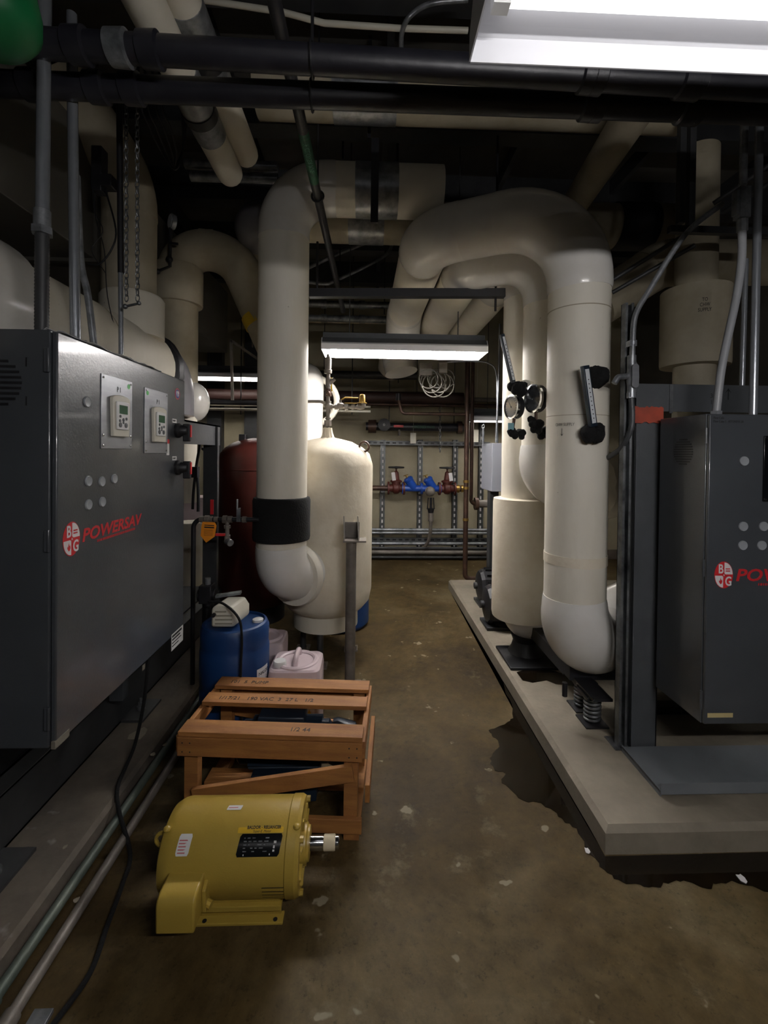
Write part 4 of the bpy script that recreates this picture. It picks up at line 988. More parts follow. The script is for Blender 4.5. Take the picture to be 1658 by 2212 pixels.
# conduits behind, between tall pipe and arch
conduit('grey conduit sweeping up to the right behind the tall banded pipe', spline([A(640, 606, 3.9), A(700, 613, 3.9), A(722, 607, 3.9), A(800, 570, 3.9), A(838, 545, 3.9), A(848, 515, 3.9), A(850, 470, 3.9)], 5), .014, m_galv)
conduit('dull grey conduit slanting up behind the tall banded pipe', [A(640, 590, 4.1), A(730, 548, 4.1), A(800, 520, 4.1), A(870, 500, 4.1)], .017, m_galv)
for i, (y, Yp, r, m, x0_, x1_, lab) in enumerate((
        (657, 4.6, .035, m_dgalv, 560, 850, 'dim grey pipe crossing behind the tall pipe, above the middle light'),
        (688, 4.6, .035, m_dgalv, 560, 850, 'second dim grey pipe just above the middle light housing'),
        (696, 5.0, .02, m_jackd, 600, 1000, 'thin pale pipe crossing directly above the middle light'),
        (358, 2.9, .030, m_galv, 400, 600, 'dull grey tube crossing behind the ends of the slim cream pipes'),
        (384, 2.9, .030, m_galv, 412, 600, 'lower dull grey tube crossing behind the slim cream pipes'),
        (856, 5.9, .075, mat('dark_brown_red_pipe', '#35201c', .6), 400, 1000, 'red-brown pipe crossing the back of the room'),
        (876, 5.2, .012, m_jack, 415, 800, 'thin white pipe crossing left of the tall pipe, upper of the pair'),
        (886, 5.2, .014, m_jack, 415, 800, 'thin white pipe crossing left of the tall pipe, lower of the pair'),
        (862, 6.0, .03, m_pipe, 760, 1110, 'dull pipe crossing high on the back wall'),
        (875, 6.0, .025, m_copper, 760, 1110, 'brown pipe crossing high on the back wall, second from top'),
        (810, 5.8, .05, m_dark, 640, 900, 'dark pipe crossing behind the middle light'))):
    a_, b_ = A(x0_, y, Yp), A(x1_, y, Yp); z = (a_.z + b_.z) / 2
    t = thing('cross_pipe', lab, 'pipe', ((a_.x + b_.x) / 2, Yp, z))
    obj('tube', MB().cyl((a_.x, Yp, z), (b_.x, Yp, z), r, seg=18), m, t)
    if i < 2:
        for px in (782, 700):
            q = A(px, y, Yp).x; obj('coupling', MB().cyl((q - .03, Yp, z), (q + .03, Yp, z), r * 1.25, seg=18), m, t)
# cable box under the middle light
q0, q1 = A(905, 785, 4.3), A(932, 812, 4.3)
t = thing('junction_box', 'grey electrical box with coiled pale cables under the middle strip light', 'junction box', (q0.x, 4.3, q1.z))
obj('box', MB().box((q0.x, 4.27, q1.z), (q1.x, 4.35, q0.z)), m_pipe, t, bev=.004)
q2_ = A(958, 795, 4.3); obj('small_box', MB().box((q2_.x - .05, 4.27, q2_.z - .05), (q2_.x + .03, 4.35, q2_.z + .05)), m_pipe, t, bev=.004)
for i in range(7):
    c = A(925 + i * 6, 812 + (i % 3) * 7 + 6, 4.28 + i * .01); obj('cable_coil', MB().torus(c, (.15 * math.sin(i * 2), 1, .1 * math.cos(i)), .09 + .012 * (i % 3), .006, 26, 6), m_cable, t)
conduit('thin grey conduit curving down to the small electrical box', spline([A(965, 782, 4.2), A(1020, 780, 4.2), A(1055, 785, 4.2), A(1071, 805, 4.2), A(1073, 870, 4.2), A(1074, 958, 4.2)], 6), .008, m_emt)
conduit('bright steel conduit rising from the small electrical box', [A(1079, 700, 4.15), A(1077, 800, 4.15), A(1071, 956, 4.15)], .010, m_emt)
# ================================================================== small electrical box on stand (right skid)
xb = 1.10
t = thing('electrical_box', 'small plain grey electrical box on a dark stand, right side at the back', 'electrical box', (xb, 4.2, .1))
p_ = A(1063, 957, 4.08); pz0 = A(1063, 1062, 4.08).z; x9 = p_.x
obj('box', MB().box((x9, 4.08, pz0), (x9 + .17, 4.46, p_.z)), m_frame if False else mat('light_grey_paint', '#8d9098', .45), t, bev=.003)
obj('stand', MB().box((x9 + .02, 4.2, .1), (x9 + .10, 4.3, pz0)), m_dark, t)
obj('conduit_stub', MB().cyl((x9 - .03, 4.3, p_.z - .02), (x9 - .03, 4.3, p_.z + .15), .008, seg=8), m_emt, t)
# pump motors on the right pad
for (px, py, Y, r, lab) in ((1070, 1322, 3.62, .155, 'nearer of two black pump motors low on the right pad'), (1052, 1285, 4.15, .15, 'farther of two black pump motors low on the right pad')):
    c = A(px, py, Y); c.z = max(c.z, .1 + r + .02)
    t = thing('pump_motor', lab, 'pump motor', (c.x, Y, .1), 'black pump motors')
    mm = MB().lathe([(.03, -.03), (r * .6, -.025), (r * .9, -.01), (r, .02), (r, .35)], (c.x - .07, Y, c.z), (1, 0, 0), 10)
    obj('motor_body', mm, m_black, t, ang=.3)
    fm = MB()
    for k in range(14):
        g = 2 * PI * k / 14; d_ = V((0, math.cos(g), math.sin(g))); fm.obox(V((c.x + .12, Y, c.z)) + d_ * (r + .006), (.3, .02, .008), (1, 0, 0), d_)
    obj('cooling_fins', fm, m_black, t, smooth=False)
    obj('motor_foot', MB().box((c.x - .1, Y - .12, .1), (c.x + .3, Y + .12, .125)).box((c.x + .0, Y - .09, .12), (c.x + .2, Y + .09, c.z - r * .6)), m_dark, t, bev=.003)
    obj('shaft_cap', MB().lathe([(.03, 0), (.03, -.03), (.012, -.035)], (c.x - .095, Y, c.z), (1, 0, 0), 14), m_dark, t)
t = thing('booster_pump', 'black cast pump foot and plate under the rear white riser', 'pump', (1.1, 3.1, .1))
c = A(1122, 1432, 2.95)
obj('base_plate', MB().box((c.x - .09, 2.86, .1), (c.x + .45, 3.2, .118)), m_black, t, bev=.003)
obj('pedestal', MB().lathe([(.12, 0), (.10, .03), (.085, .08), (.10, .12)], (XB + .03, YB3 - .02, .118), (0, 0, 1), 20), m_black, t)
# skid frame & springs under the largest pipe
t = thing('spring_mount', 'black spring isolators carrying a steel skid under the largest white pipe', 'vibration mount', (1.2, 2.3, .1))
for (px, py, Yp) in ((1278, 1572, 2.30), (1256, 1550, 2.44)):
    c = A(px, py, Yp); c.z = .1
    hx = []
    for i in range(6 * 16 + 1):
        g = 2 * PI * i / 16; hx.append((c.x + .037 * math.cos(g), Yp + .037 * math.sin(g), .112 + .125 * i / (6 * 16)))
    obj('coil_spring', MB().tube(hx, .0075, 8), m_dgalv, t, label='grey steel coil spring')
    obj('spring_foot', MB().box((c.x - .06, Yp - .06, .1), (c.x + .06, Yp + .06, .108)), m_black, t)
    obj('spring_cap', MB().box((c.x - .055, Yp - .055, .24), (c.x + .06, Yp + .055, .26)), m_black, t, bev=.002)
obj('skid_rail', MB().box((1.12, 2.5, .25), (1.20, 3.4, .33)).box((1.12, 2.42, .26), (2.2, 2.5, .34)).box((1.14, 2.20, .262), (1.24, 2.5, .275)), m_black, t, smooth=False)
q = A(1219, 1495, 2.28); obj('drain_stub', MB().cyl((q.x, 2.28, q.z - .02), (q.x, 2.28, q.z + .05), .013, seg=12), m_black, t)

# ================================================================== GAUGES and THERMOMETERS
def blob(mb, c, r, n=5, sp=.6):
    for i in range(n):
        o_ = V((random.uniform(-1, 1), random.uniform(-.6, .6), random.uniform(-1, 1))) * r * sp
        mb.ball(V(c) + o_, (r * random.uniform(.55, .8),) * 3, 14, 9, .18)
    return mb
def thermometer(lab, top, bot, hub, blobs, wdt=.030, sock=None):
    t = thing('thermometer', lab, 'thermometer', hub)
    X = (V(top) - V(bot)); L_ = X.length; X.normalize(); side = X.cross(V((0, -1, 0))).normalized(); nrm = side.cross(X).normalized()
    if nrm.y > 0: nrm = -nrm
    c = (V(top) + V(bot)) / 2
    side_turn = (side * math.cos(.35) - nrm * math.sin(.35)).normalized(); nn = X.cross(side_turn); nn = -nn if nn.y > 0 else nn
    obj('case', MB().obox(c, (L_, wdt, .022), X, side_turn), m_navy, t, bev=.003)
    sc_ = obj('scale_plate', MB().obox(c + nn * .0115 + X * .0, (L_ * .88, wdt * .6, .001), X, side_turn), m_glass, t, label='pale scale plate with printed marks')
    mk = MB()
    for i in range(10): mk.obox(c + nn * .0122 + X * (L_ * (-.36 + .07 * i)), (.005, .006, .0005), X, side_turn)
    obj('scale_marks', mk, m_ink, sc_)
    bm_ = MB()
    for (bc, br, bn) in blobs: blob(bm_, bc, br, bn)
    obj('foam_wrap', bm_, m_rub, t, label='lumpy black foam wrapping')
    if sock is not None: obj('socket_cover', MB().cyl(sock[0], sock[1], .04, .045, seg=20), m_jack, t)
    return t
YG = YC - RC - .045
thermometer('long black thermometer on the largest white pipe', A(1262, 790, YG - .03), A(1280, 922, YG - .01), A(1280, 935, YG), [(A(1281, 935, YG + .02), .05, 6)], .042, (A(1280, 938, YG + .06), A(1281, 936, YG + .02)))
tag(obj('foam_lump', blob(MB(), A(1288, 812, YC - RC - .005), .058, 4, .35).ball(A(1285, 815, YC - RC + .01), (.055, .04, .06), 16, 10, .08), m_rub), 'round lump of black foam behind the long thermometer on the largest pipe', 'foam insulation')
G = 2.56
thermometer('black thermometer leaning left beside the second white riser', A(1083, 722, G), A(1108, 828, G), A(1120, 840, G), [(A(1117, 838, G), .046, 6), (A(1130, 836, G + .05), .036, 4)], .026, (A(1145, 838, G + .06), A(1133, 837, G + .03)))
def gauge(lab, c, r, stem, blobs, tagc=None):
    t = thing('pressure_gauge', lab, 'pressure gauge', stem, 'round dial gauges on the white risers')
    ax = V((-.96, -.28, 0)).normalized()      # the dial looks towards the aisle
    c = V(c)
    obj('case', MB().lathe([(r * .96, -.045), (r, -.04), (r, -.006)], c, ax, 36), m_black, t)
    obj('bezel', MB().lathe([(r, -.012), (r * 1.04, -.01), (r * 1.04, .004), (r * .9, .006), (r * .9, .002)], c, ax, 36), m_crome, t)
    f_ = obj('dial', MB().lathe([(r * .9, 0), (r * .9, .002)], c, ax, 36), m_glass, t)
    U = V((0, 0, 1)).cross(ax).normalized(); mk = MB(); o_ = c + ax * .0025
    for i in range(17):
        g = -PI * .25 + i * PI * 1.5 / 16; d_ = U * math.cos(g) + V((0, 0, 1)) * math.sin(g); sd_ = ax.cross(d_)
        mk.obox(o_ + d_ * r * .74, (r * .14, .0016, .0005), d_, sd_)
    d_ = (U * -.6 + V((0, 0, 1)) * .8).normalized(); mk.obox(o_ + d_ * r * .25, (r * .8, .002, .0008), d_, ax.cross(d_)); mk.lathe([(r * .07, 0), (r * .07, .001)], o_, ax, 12)
    obj('dial_marks', mk, m_ink, f_)
    obj('stem', MB().cyl(c + V((0, 0, -r)) - ax * .02, V(stem), .009, seg=10), m_copper, t)
    bm_ = MB()
    for (bc, br, bn) in blobs: blob(bm_, bc, br, bn)
    obj('foam_wrap', bm_, m_rub, t, label='lumpy black foam wrapping')
    if tagc: obj('blue_tag', MB().obox(tagc, (.035, .002, .04)), mat('pale_blue_tape', '#6fa0a8', .6), t)
    return t
GY = 2.52
gauge('larger dial gauge between the two white risers', A(1151, 861, GY), .078, A(1157, 925, GY), [(A(1155, 912, GY), .036, 5), (A(1157, 930, GY), .034, 4), (A(1174, 938, GY + .02), .034, 5)])
GY = 2.62
gauge('smaller dial gauge farther left beside the rear white riser', A(1104, 879, GY), .070, A(1107, 925, GY), [(A(1108, 938, GY), .034, 5), (A(1125, 941, GY + .03), .030, 5)], A(1103, 921, GY - .01))

# ================================================================== RIGHT CABINET and frame
YR = 1.75
ca = A(1531, 893, YR); XR = ca.x; RZT = ca.z; RZB = A(1521, 1567, YR).z; YRB = 2.05
t = thing('control_cabinet', 'grey control cabinet cut off by the right edge, mounted on a grey steel frame', 'control cabinet', (XR + .5, 1.9, RZB))
obj('body', MB().box((XR, YR + .016, RZB), (XR + 1.0, YRB, RZT)), m_cab, t, bev=.003)
dr = obj('door', MB().box((XR + .003, YR, RZB + .004), (XR + .997, YR + .0145, RZT - .004)), m_cab, t, bev=.004)
def onR(px, py): return A(px, py, YR)
for px, py in ((1606, 996), (1604, 1137), (1648, 1137), (1603, 1178), (1644, 1178), (1690, 1137)): plug(onR(px, py), t, (0, -1, 0), .019)
logo(dr, onR(1562, 1242), (1, 0, 0), (0, 0, 1), onR(1582, 1242).x - onR(1562, 1242).x, onR(1562, 1213).z - onR(1562, 1242).z, .068, 'POWERSAV')
q0, q1 = onR(1645, 1083), onR(1760, 943); wd = obj('display_window', MB().box((q0.x, YR - .006, q0.z), (q1.x, YR, q1.z)), m_panel, t, bev=.002)
obj('window_screw', MB().lathe([(.005, 0), (.005, .003)], (q0.x + .008, YR - .006, q1.z - .008), (0, -1, 0), 10).lathe([(.005, 0), (.005, .003)], (q0.x + .008, YR - .006, q0.z + .008), (0, -1, 0), 10), m_crome, wd)
q0, q1 = onR(1527, 1550), onR(1582, 1540); obj('tape_piece', MB().box((q0.x, YR - .001, q0.z), (q1.x, YR, q1.z)), mat('yellowed_tape', '#b9a878', .6), t)
q = onR(1540, 905); obj('handwriting', MB().text('Flow Cube\nFlow Cube 1 - 60TON/HR 5A', .014, plane_fn((q.x, YR - .0006, q.z), (1, 0, 0), (0, 0, 1)), sx=.72), m_ink, t)
fc = AX(1475, 976, XR); R0y, R0z = .058, .058; ml = MB()
for i in range(11):
    z = -R0z + (i + .5) * 2 * R0z / 11; hw_ = R0y * math.sqrt(max(1 - (z / R0z) ** 2, 0)); ml.box((XR - .002, fc.y - hw_, fc.z + z - .0028), (XR + .0005, fc.y + hw_, fc.z + z + .0028))
obj('vent_slots', ml, m_black, t, label='round pattern of horizontal vent slots', smooth=False)
for (a, b) in ((925, 958), (1208, 1245), (1495, 1535)):
    p0, p1 = AX(1521, a, XR), AX(1521, b, XR)
    obj('hinge', MB().cyl((XR - .005, YR + .008, p1.z), (XR - .005, YR + .008, p0.z), .005, seg=8), m_cab, t)
# steel frame behind
YFm = 2.09
t = thing('equipment_rack', 'grey steel frame of post and header with rusty red paint, behind the right cabinet', 'steel frame', (1.3, YFm, .1))
x0, x1 = A(1366, 1200, YFm).x, A(1424, 1200, YFm).x
h0, h1 = A(1366, 829, YFm), A(1700, 893, YFm)
obj('post', MB().box((x0, YFm, .1), (x0 + .008, YFm + .13, h0.z)).box((x0, YFm, .1), (x1, YFm + .008, h0.z)).box((x1 - .008, YFm, .1), (x1, YFm + .13, h0.z)), m_frame, t, bev=.002, smooth=False)
obj('header', MB().box((x0, YFm - .008, h1.z), (2.5, YFm, h0.z)).box((x0, YFm, h0.z - .008), (2.5, YFm + .1, h0.z)), m_frame, t, smooth=False)
q = A(1446, 830, YFm); obj('stiffener', MB().box((q.x - .008, YFm - .013, A(1446, 893, YFm).z), (q.x + .008, YFm - .008, q.z - .003)), m_dgalv, t)
q0, q1 = A(1368, 912, YFm), A(1430, 880, YFm)
rp = MB(); npt = 12; top = []; bot = []
for i in range(npt + 1):
    x = q0.x + (q1.x - q0.x) * i / npt; top.append((x, YFm - .0085, q1.z + random.uniform(-.004, .006))); bot.append((x, YFm - .0085, q0.z + random.uniform(-.006, .003)))
obj('red_paint_patch', rp.poly(top + bot[::-1], (0, -.001, 0)), m_redor, t, label='worn patch of red paint', smooth=False)
q = A(1572, 850, YFm - .008)
am = MB(); f_ = plane_fn((q.x, YFm - .0086, q.z - .03), (1, 0, 0), (0, 0, 1))
am.poly([f_(-.002, 0, 0), f_(.002, 0, 0), f_(.002, .05, 0), f_(-.002, .05, 0)], (0, -.0005, 0)); am.poly([f_(-.014, .032, 0), f_(0, .055, 0), f_(.014, .032, 0), f_(0, .046, 0)], (0, -.0005, 0))
obj('arrow_mark', am, m_ink, t, label='black marker arrow pointing up')
obj('handwriting', MB().text('330\n10 2', .03, plane_fn((A(1530, 855, YFm).x, YFm - .0086, A(1530, 860, YFm).z), (1, 0, 0), (0, 0, 1))), m_ink, t)
obj('cabinet_bracket', MB().box((XR + .02, YRB, RZB + .1), (XR + .06, YFm - .008, RZB + .16)).box((XR + .02, YRB, RZT - .1), (XR + .06, YFm - .008, RZT - .03)).box((XR + .5, YRB, RZT - .03), (XR + .54, YFm - .008, RZT)), m_frame, t)
obj('back_post', MB().box((2.3, 2.1, .1), (2.42, 2.22, h0.z - .008)), m_frame, t)
obj('cross_brace', MB().bar((x1 + .02, YFm + .3, .12), (2.4, YFm + .3, .12), .06, .05), m_black, t)
# tray
t = thing('steel_tray', 'shallow grey steel tray on the concrete pad below the right cabinet', 'tray', (1.8, 1.9, .1))
tx0 = A(1347, 1640, 2.05).x; ty0 = 1.79
m_tray = mat('grey_tray_paint', '#6f7377', .4, c2='#63676b', scale=4)
obj('tray_floor', MB().box((tx0, ty0, .118), (2.6, 2.07, .122)), m_tray, t)
obj('tray_lip', MB().box((tx0, ty0, .1), (tx0 + .005, 2.07, .128)).box((A(1425, 1730, ty0).x, ty0 - .006, .112), (2.6, ty0 - .001, .158)), m_tray, t, smooth=False)
# slotted strut posts
t = thing('strut_post', 'slotted grey strut channel standing on the pad right of the largest pipe', 'strut channel', (1.19, 2.10, .1))
q = A(1354, 655, 2.1)
xs_ = q.x
obj('channel', MB().box((xs_ - .012, 2.09, .1), (xs_ - .008, 2.13, q.z)).box((xs_ + .024, 2.09, .1), (xs_ + .028, 2.13, q.z)).box((xs_ - .012, 2.126, .1), (xs_ + .028, 2.13, q.z)).box((xs_ - .008, 2.09, .1), (xs_ - .001, 2.094, q.z)).box((xs_ + .017, 2.09, .1), (xs_ + .024, 2.094, q.z)), m_dgalv, t, smooth=False)
obj('foot_plate', MB().box((xs_ - .035, 2.075, .1), (xs_ + .04, 2.175, .106)), m_dgalv, t)
# conduit on the strut
Yc = 2.06
t = thing('conduit_run', 'grey conduit with a rounded access fitting clamped to the strut channel', 'conduit', A(1363, 870, Yc))
obj('upper_tube', MB().tube(spline([A(1560, 440, 1.98), A(1495, 490, 2.0), A(1455, 540, 2.02), A(1403, 625, 2.05), A(1372, 680, Yc), A(1366, 740, Yc), A(1365, 772, Yc)], 6), .0125, 14), m_galv, t)
obj('access_body', MB().cyl(A(1364, 768, Yc), A(1363, 858, Yc), .019, seg=14).ball(A(1366, 815, Yc), (.028, .024, .085), 18, 12).cyl(A(1364, 812, Yc), A(1343, 814, Yc), .014, seg=12).tube(smooth_path([A(1345, 814, Yc), A(1334, 814, Yc), A(1326, 828, Yc)], .02), .014, 12), m_galv, t)
cv = MB(); cc = A(1371, 812, Yc - .026); pts = []
for i in range(24):
    g = 2 * PI * i / 24; pts.append((.016 * math.cos(g), (.040 if math.sin(g) > 0 else -.040) + .016 * math.sin(g)))
obj('cover_plate', cv.shape(cc, (1, 0, 0), (0, 0, 1), pts, .006), m_alum, t, bev=.001)
obj('clamp', MB().cyl(A(1366, 745, Yc), A(1366, 738, Yc), .018, seg=16).box((xs_ - .01, Yc - .01, A(1350, 748, Yc).z), (xs_ + .02, Yc + .03, A(1350, 735, Yc).z)), m_emt, t)
obj('coupling_nut', MB().cyl(A(1363, 848, Yc), A(1363, 860, Yc), .02, seg=6), m_emt, t)
obj('flexible_tail', MB().tube(spline([A(1363, 860, Yc), A(1365, 900, Yc), A(1361, 930, Yc), A(1343, 965, Yc + .05), A(1318, 985, Yc + .15), A(1290, 1000, Yc + .3)], 8), [.0115 + (.0012 if i % 2 else 0) for i in range(41)], 12), m_frame, t)
# conduits on top of right cabinet
t = thing('flexible_conduit', 'smooth grey flexible conduit bending down into the top of the right cabinet', 'conduit', onR(1545, 885), None)
Yk = YR + .12
z_ = RZT
obj('tube', MB().tube(spline([A(1602, 495, Yk), A(1601, 560, Yk), A(1590, 640, Yk), A(1573, 720, Yk), A(1557, 800, Yk), V((A(1546, 880, Yk).x, Yk, z_ + .01))], 6), .0155, 14), mat('grey_plastic_conduit', '#8d8f92', .45), t)
obj('end_nut', MB().cyl((A(1546, 880, Yk).x, Yk, z_), (A(1546, 880, Yk).x, Yk, z_ + .022), .023, seg=6), m_galv, t)
obj('top_fitting', MB().cyl(A(1602, 500, Yk), A(1602, 475, Yk), .021, seg=8).obox(A(1602, 440, Yk), (.045, .04, .13)).obox(A(1588, 440, Yk), (.012, .03, .10)).cyl(A(1604, 400, Yk), A(1607, 250, Yk), .015, seg=12), m_galv, t)
conduit('bright steel conduit standing on the right cabinet, nearest the right edge', [V((A(1637, 430, Yk).x, Yk, 3.2)), V((A(1626, 885, Yk).x, Yk, z_))], .0155)
conduit('slim steel conduit ending on the frame header behind the right cabinet', [A(1610, 560, 2.12), V((A(1602, 825, 2.12).x, 2.12, h0.z))], .012)
for i, (a_, b_, lab) in enumerate((((1322, 605), (1490, 500), 'upper of two dark conduits slanting up right of the big arch'), ((1322, 632), (1500, 530), 'lower of two dark conduits slanting up right of the big arch'), ((1540, 440), (1700, 330), 'dark conduit slanting to the right edge above the conduit fitting'), ((1560, 460), (1700, 372), 'second dark conduit slanting to the right edge above the conduit fitting'))):
    conduit(lab, [A(*a_, 2.6 if i < 2 else 2.2), A(*b_, 2.4 if i < 2 else 2.0)], .012, m_dark)
for i, (px, y0, y1, Yh, lab) in enumerate(((1473, 255, 480, 2.3, 'left of two dark hanger posts under the ceiling at right'), (1494, 255, 490, 2.3, 'right of two dark hanger posts under the ceiling at right'))):
    q = A(px, y1, Yh); o_ = tag(obj('hanger_post', MB().box((q.x - .016, Yh, q.z), (q.x + .016, Yh + .03, ZC)), m_dark, smooth=False), lab, 'hanger')
q0, q1 = A(1440, 500, 2.3), A(1700, 488, 2.3)
tag(obj('strut_bar', MB().box((q0.x, 2.27, q0.z - .015), (q1.x, 2.30, q0.z + .02)), m_dark, smooth=False), 'dark horizontal strut bar joining the hanger posts at right', 'strut channel')

# small gauge on the arching white pipe
q = A(368, 478, 3.3)
t = thing('pressure_gauge', 'small dim gauge on a black stem over the left arching white pipe', 'pressure gauge', A(365, 580, 3.35))
obj('case', MB().lathe([(.05, -.03), (.055, 0), (.05, .004)], q, (-.75, -.66, 0), 24), m_galv, t)
obj('dial', MB().lathe([(.048, .004), (.048, .006)], q, (-.75, -.66, 0), 24), m_glass, t)
obj('stem', MB().tube([A(368, 492, 3.3), A(367, 575, 3.34), A(340, 586, 3.36)], .011, 8).ball(A(366, 560, 3.33), .024, 10, 8).ball(A(340, 586, 3.36), .02, 10, 8).cyl(A(368, 525, 3.3), A(384, 527, 3.3), .01, seg=8), m_black, t)
# ================================================================== BACK WALL
YW = 6.33
def W(px, py, y=YW): return A(px, py, y)
m_strut = mat('zinc_strut', '#6c6e6e', .4, metal=.6, c2='#47494a', scale=12)
def vstrut(px, y0, y1, lab, y=YW):
    t0, t1 = W(px, y0, y), W(px, y1, y); x = t0.x
    t = thing('wall_strut', lab, 'strut channel', (x, y, max(t1.z, 0)), 'slotted struts on the back wall')
    z1 = max(t1.z, 0.0)
    obj('channel', MB().box((x - .035, y, z1), (x - .018, YB, t0.z)).box((x + .018, y, z1), (x + .035, YB, t0.z)).box((x - .035, y + .03, z1), (x + .035, YB, t0.z)), m_strut, t, smooth=False)
    sl = MB(); z = z1 + .08
    while z < t0.z - .05: sl.box((x - .010, y + .028, z), (x + .010, y + .0305, z + .045)); z += .085
    obj('slots', sl, m_logow, t, smooth=False)
vstrut(827, 950, 1207, 'slotted wall strut nearest the cream tank')
vstrut(908, 950, 1207, 'slotted wall strut between the two blue valve bodies')
vstrut(984, 950, 1207, 'slotted wall strut behind the right red valve')
vstrut(1041, 905, 1207, 'slotted wall strut right of the tall brown pipe')
for (y, lab) in ((956, 'upper horizontal slotted strut bar on the back wall'), (1166, 'lower horizontal slotted strut bar on the back wall')):
    a_, b_ = W(786, y, YW - .03), W(1058, y, YW - .03)
    t = thing('wall_strut', lab, 'strut channel', ((a_.x + b_.x) / 2, YW, a_.z), 'slotted struts on the back wall')
    obj('channel', MB().box((a_.x, YW - .03, a_.z - .03), (b_.x, YW, a_.z - .018)).box((a_.x, YW - .03, a_.z + .018), (b_.x, YW, a_.z + .03)).box((a_.x, YW - .012, a_.z - .03), (b_.x, YW, a_.z + .03)), m_strut, t, smooth=False)
    sl = MB(); x = a_.x + .04
    while x < b_.x - .06: sl.box((x, YW - .0135, a_.z - .012), (x + .05, YW - .011, a_.z + .012)); x += .09
    obj('slots', sl, m_black, t, smooth=False)
for (y, r, m, lab) in ((1143, .022, m_galv, 'upper of the pair of grey pipes at knee height on the back wall'), (1150, .020, m_galv, 'lower of the pair of grey pipes at knee height on the back wall'), (1173, .022, m_galv, 'dark pipe just above the lowest pipes on the back wall'), (1183, .020, m_dark, 'thin dark pipe second from lowest on the back wall'), (1192, .030, m_pipe, 'brown-grey pipe lowest but one on the back wall'), (1203, .018, m_dark, 'lowest dark pipe along the foot of the back wall')):
    a_, b_ = W(640, y, 6.24), W(1060, y, 6.24)
    tag(obj('wall_pipe', MB().cyl((a_.x, 6.24, max(a_.z, r + .005)), (b_.x, 6.24, max(a_.z, r + .005)), r, seg=14), m), lab, 'pipe', 'horizontal pipes along the back wall')
# black header pipe with green lettering
a_, b_ = W(790, 921, 6.1), W(1000, 921, 6.1)
t = thing('header_pipe', 'dark header pipe high on the back wall with green lettering', 'pipe', ((a_.x + b_.x) / 2, 6.1, a_.z))
obj('tube', MB().cyl((a_.x, 6.1, a_.z), (b_.x, 6.1, a_.z), .055, seg=24), m_blackp, t)
obj('lettering', MB().text('CONDENSER WATER', .055, plane_fn((W(890, 925, 6.04).x, 6.042, W(890, 925, 6.04).z), (1, 0, 0), (0, 0, 1)), sx=.58), m_gink, t, label='green worn lettering')
c = W(829, 918, 6.02); obj('valve_wheel', MB().lathe([(.03, .0), (.085, .0), (.085, .05), (.03, .06)], c, (0, -1, 0), 12), m_black, t)
obj('wheel_centre', MB().torus(c + V((0, -.062, 0)), (0, 1, 0), .013, .004, 14, 6), m_logow, t)
obj('red_tag', MB().box((W(850, 918, 6.03).x, 6.03, W(850, 923, 6.03).z), (W(871, 918, 6.03).x, 6.035, W(850, 918, 6.03).z)), m_red, t)
c = W(862, 936, 6.05); obj('drain_nipple', MB().cyl((c.x, 6.08, c.z - .03), (c.x, 6.08, c.z + .06), .018, seg=12), m_pipe, t)
obj('flange', MB().cyl((W(990, 921, 6.1).x - .02, 6.1, a_.z), (W(990, 921, 6.1).x + .04, 6.1, a_.z), .085, seg=16).cyl((W(795, 921, 6.1).x, 6.1, a_.z), (W(812, 921, 6.1).x, 6.1, a_.z), .09, seg=16), m_copper, t)
for px in (840, 980): obj('hanger_rod', MB().cyl((W(px, 921, 6.1).x, 6.1, a_.z), (W(px, 921, 6.1).x, 6.1, ZC), .006, seg=6), m_black, t)
# backflow assembly
Yb = 6.12
zc_ = W(900, 1055, Yb).z; WX = lambda px: W(px, 1055, Yb).x
t = thing('supply_pipe', 'dark pipe carrying the red and blue valves across the back wall', 'pipe', (WX(820), Yb, zc_))
obj('tube', MB().cyl((WX(700), Yb, zc_), (WX(838), Yb, zc_), .035, seg=18), m_copper, t)
obj('outlet_tube', MB().cyl((WX(983), Yb, zc_), (WX(1004), Yb, zc_), .04, seg=18), m_copper, t)
obj('brass_coupling', MB().cyl((WX(984), Yb, zc_), (WX(991), Yb, zc_), .055, seg=18).cyl((WX(995), Yb, zc_), (WX(1000), Yb, zc_), .05, seg=12), m_brass, t)
obj('pipe_bracket', MB().box((WX(827) - .03, Yb, zc_ - .06), (WX(827) + .03, YB - .05, zc_ - .035)).box((WX(908) - .03, Yb, zc_ - .08), (WX(908) + .03, YB - .05, zc_ - .05)), m_strut, t)
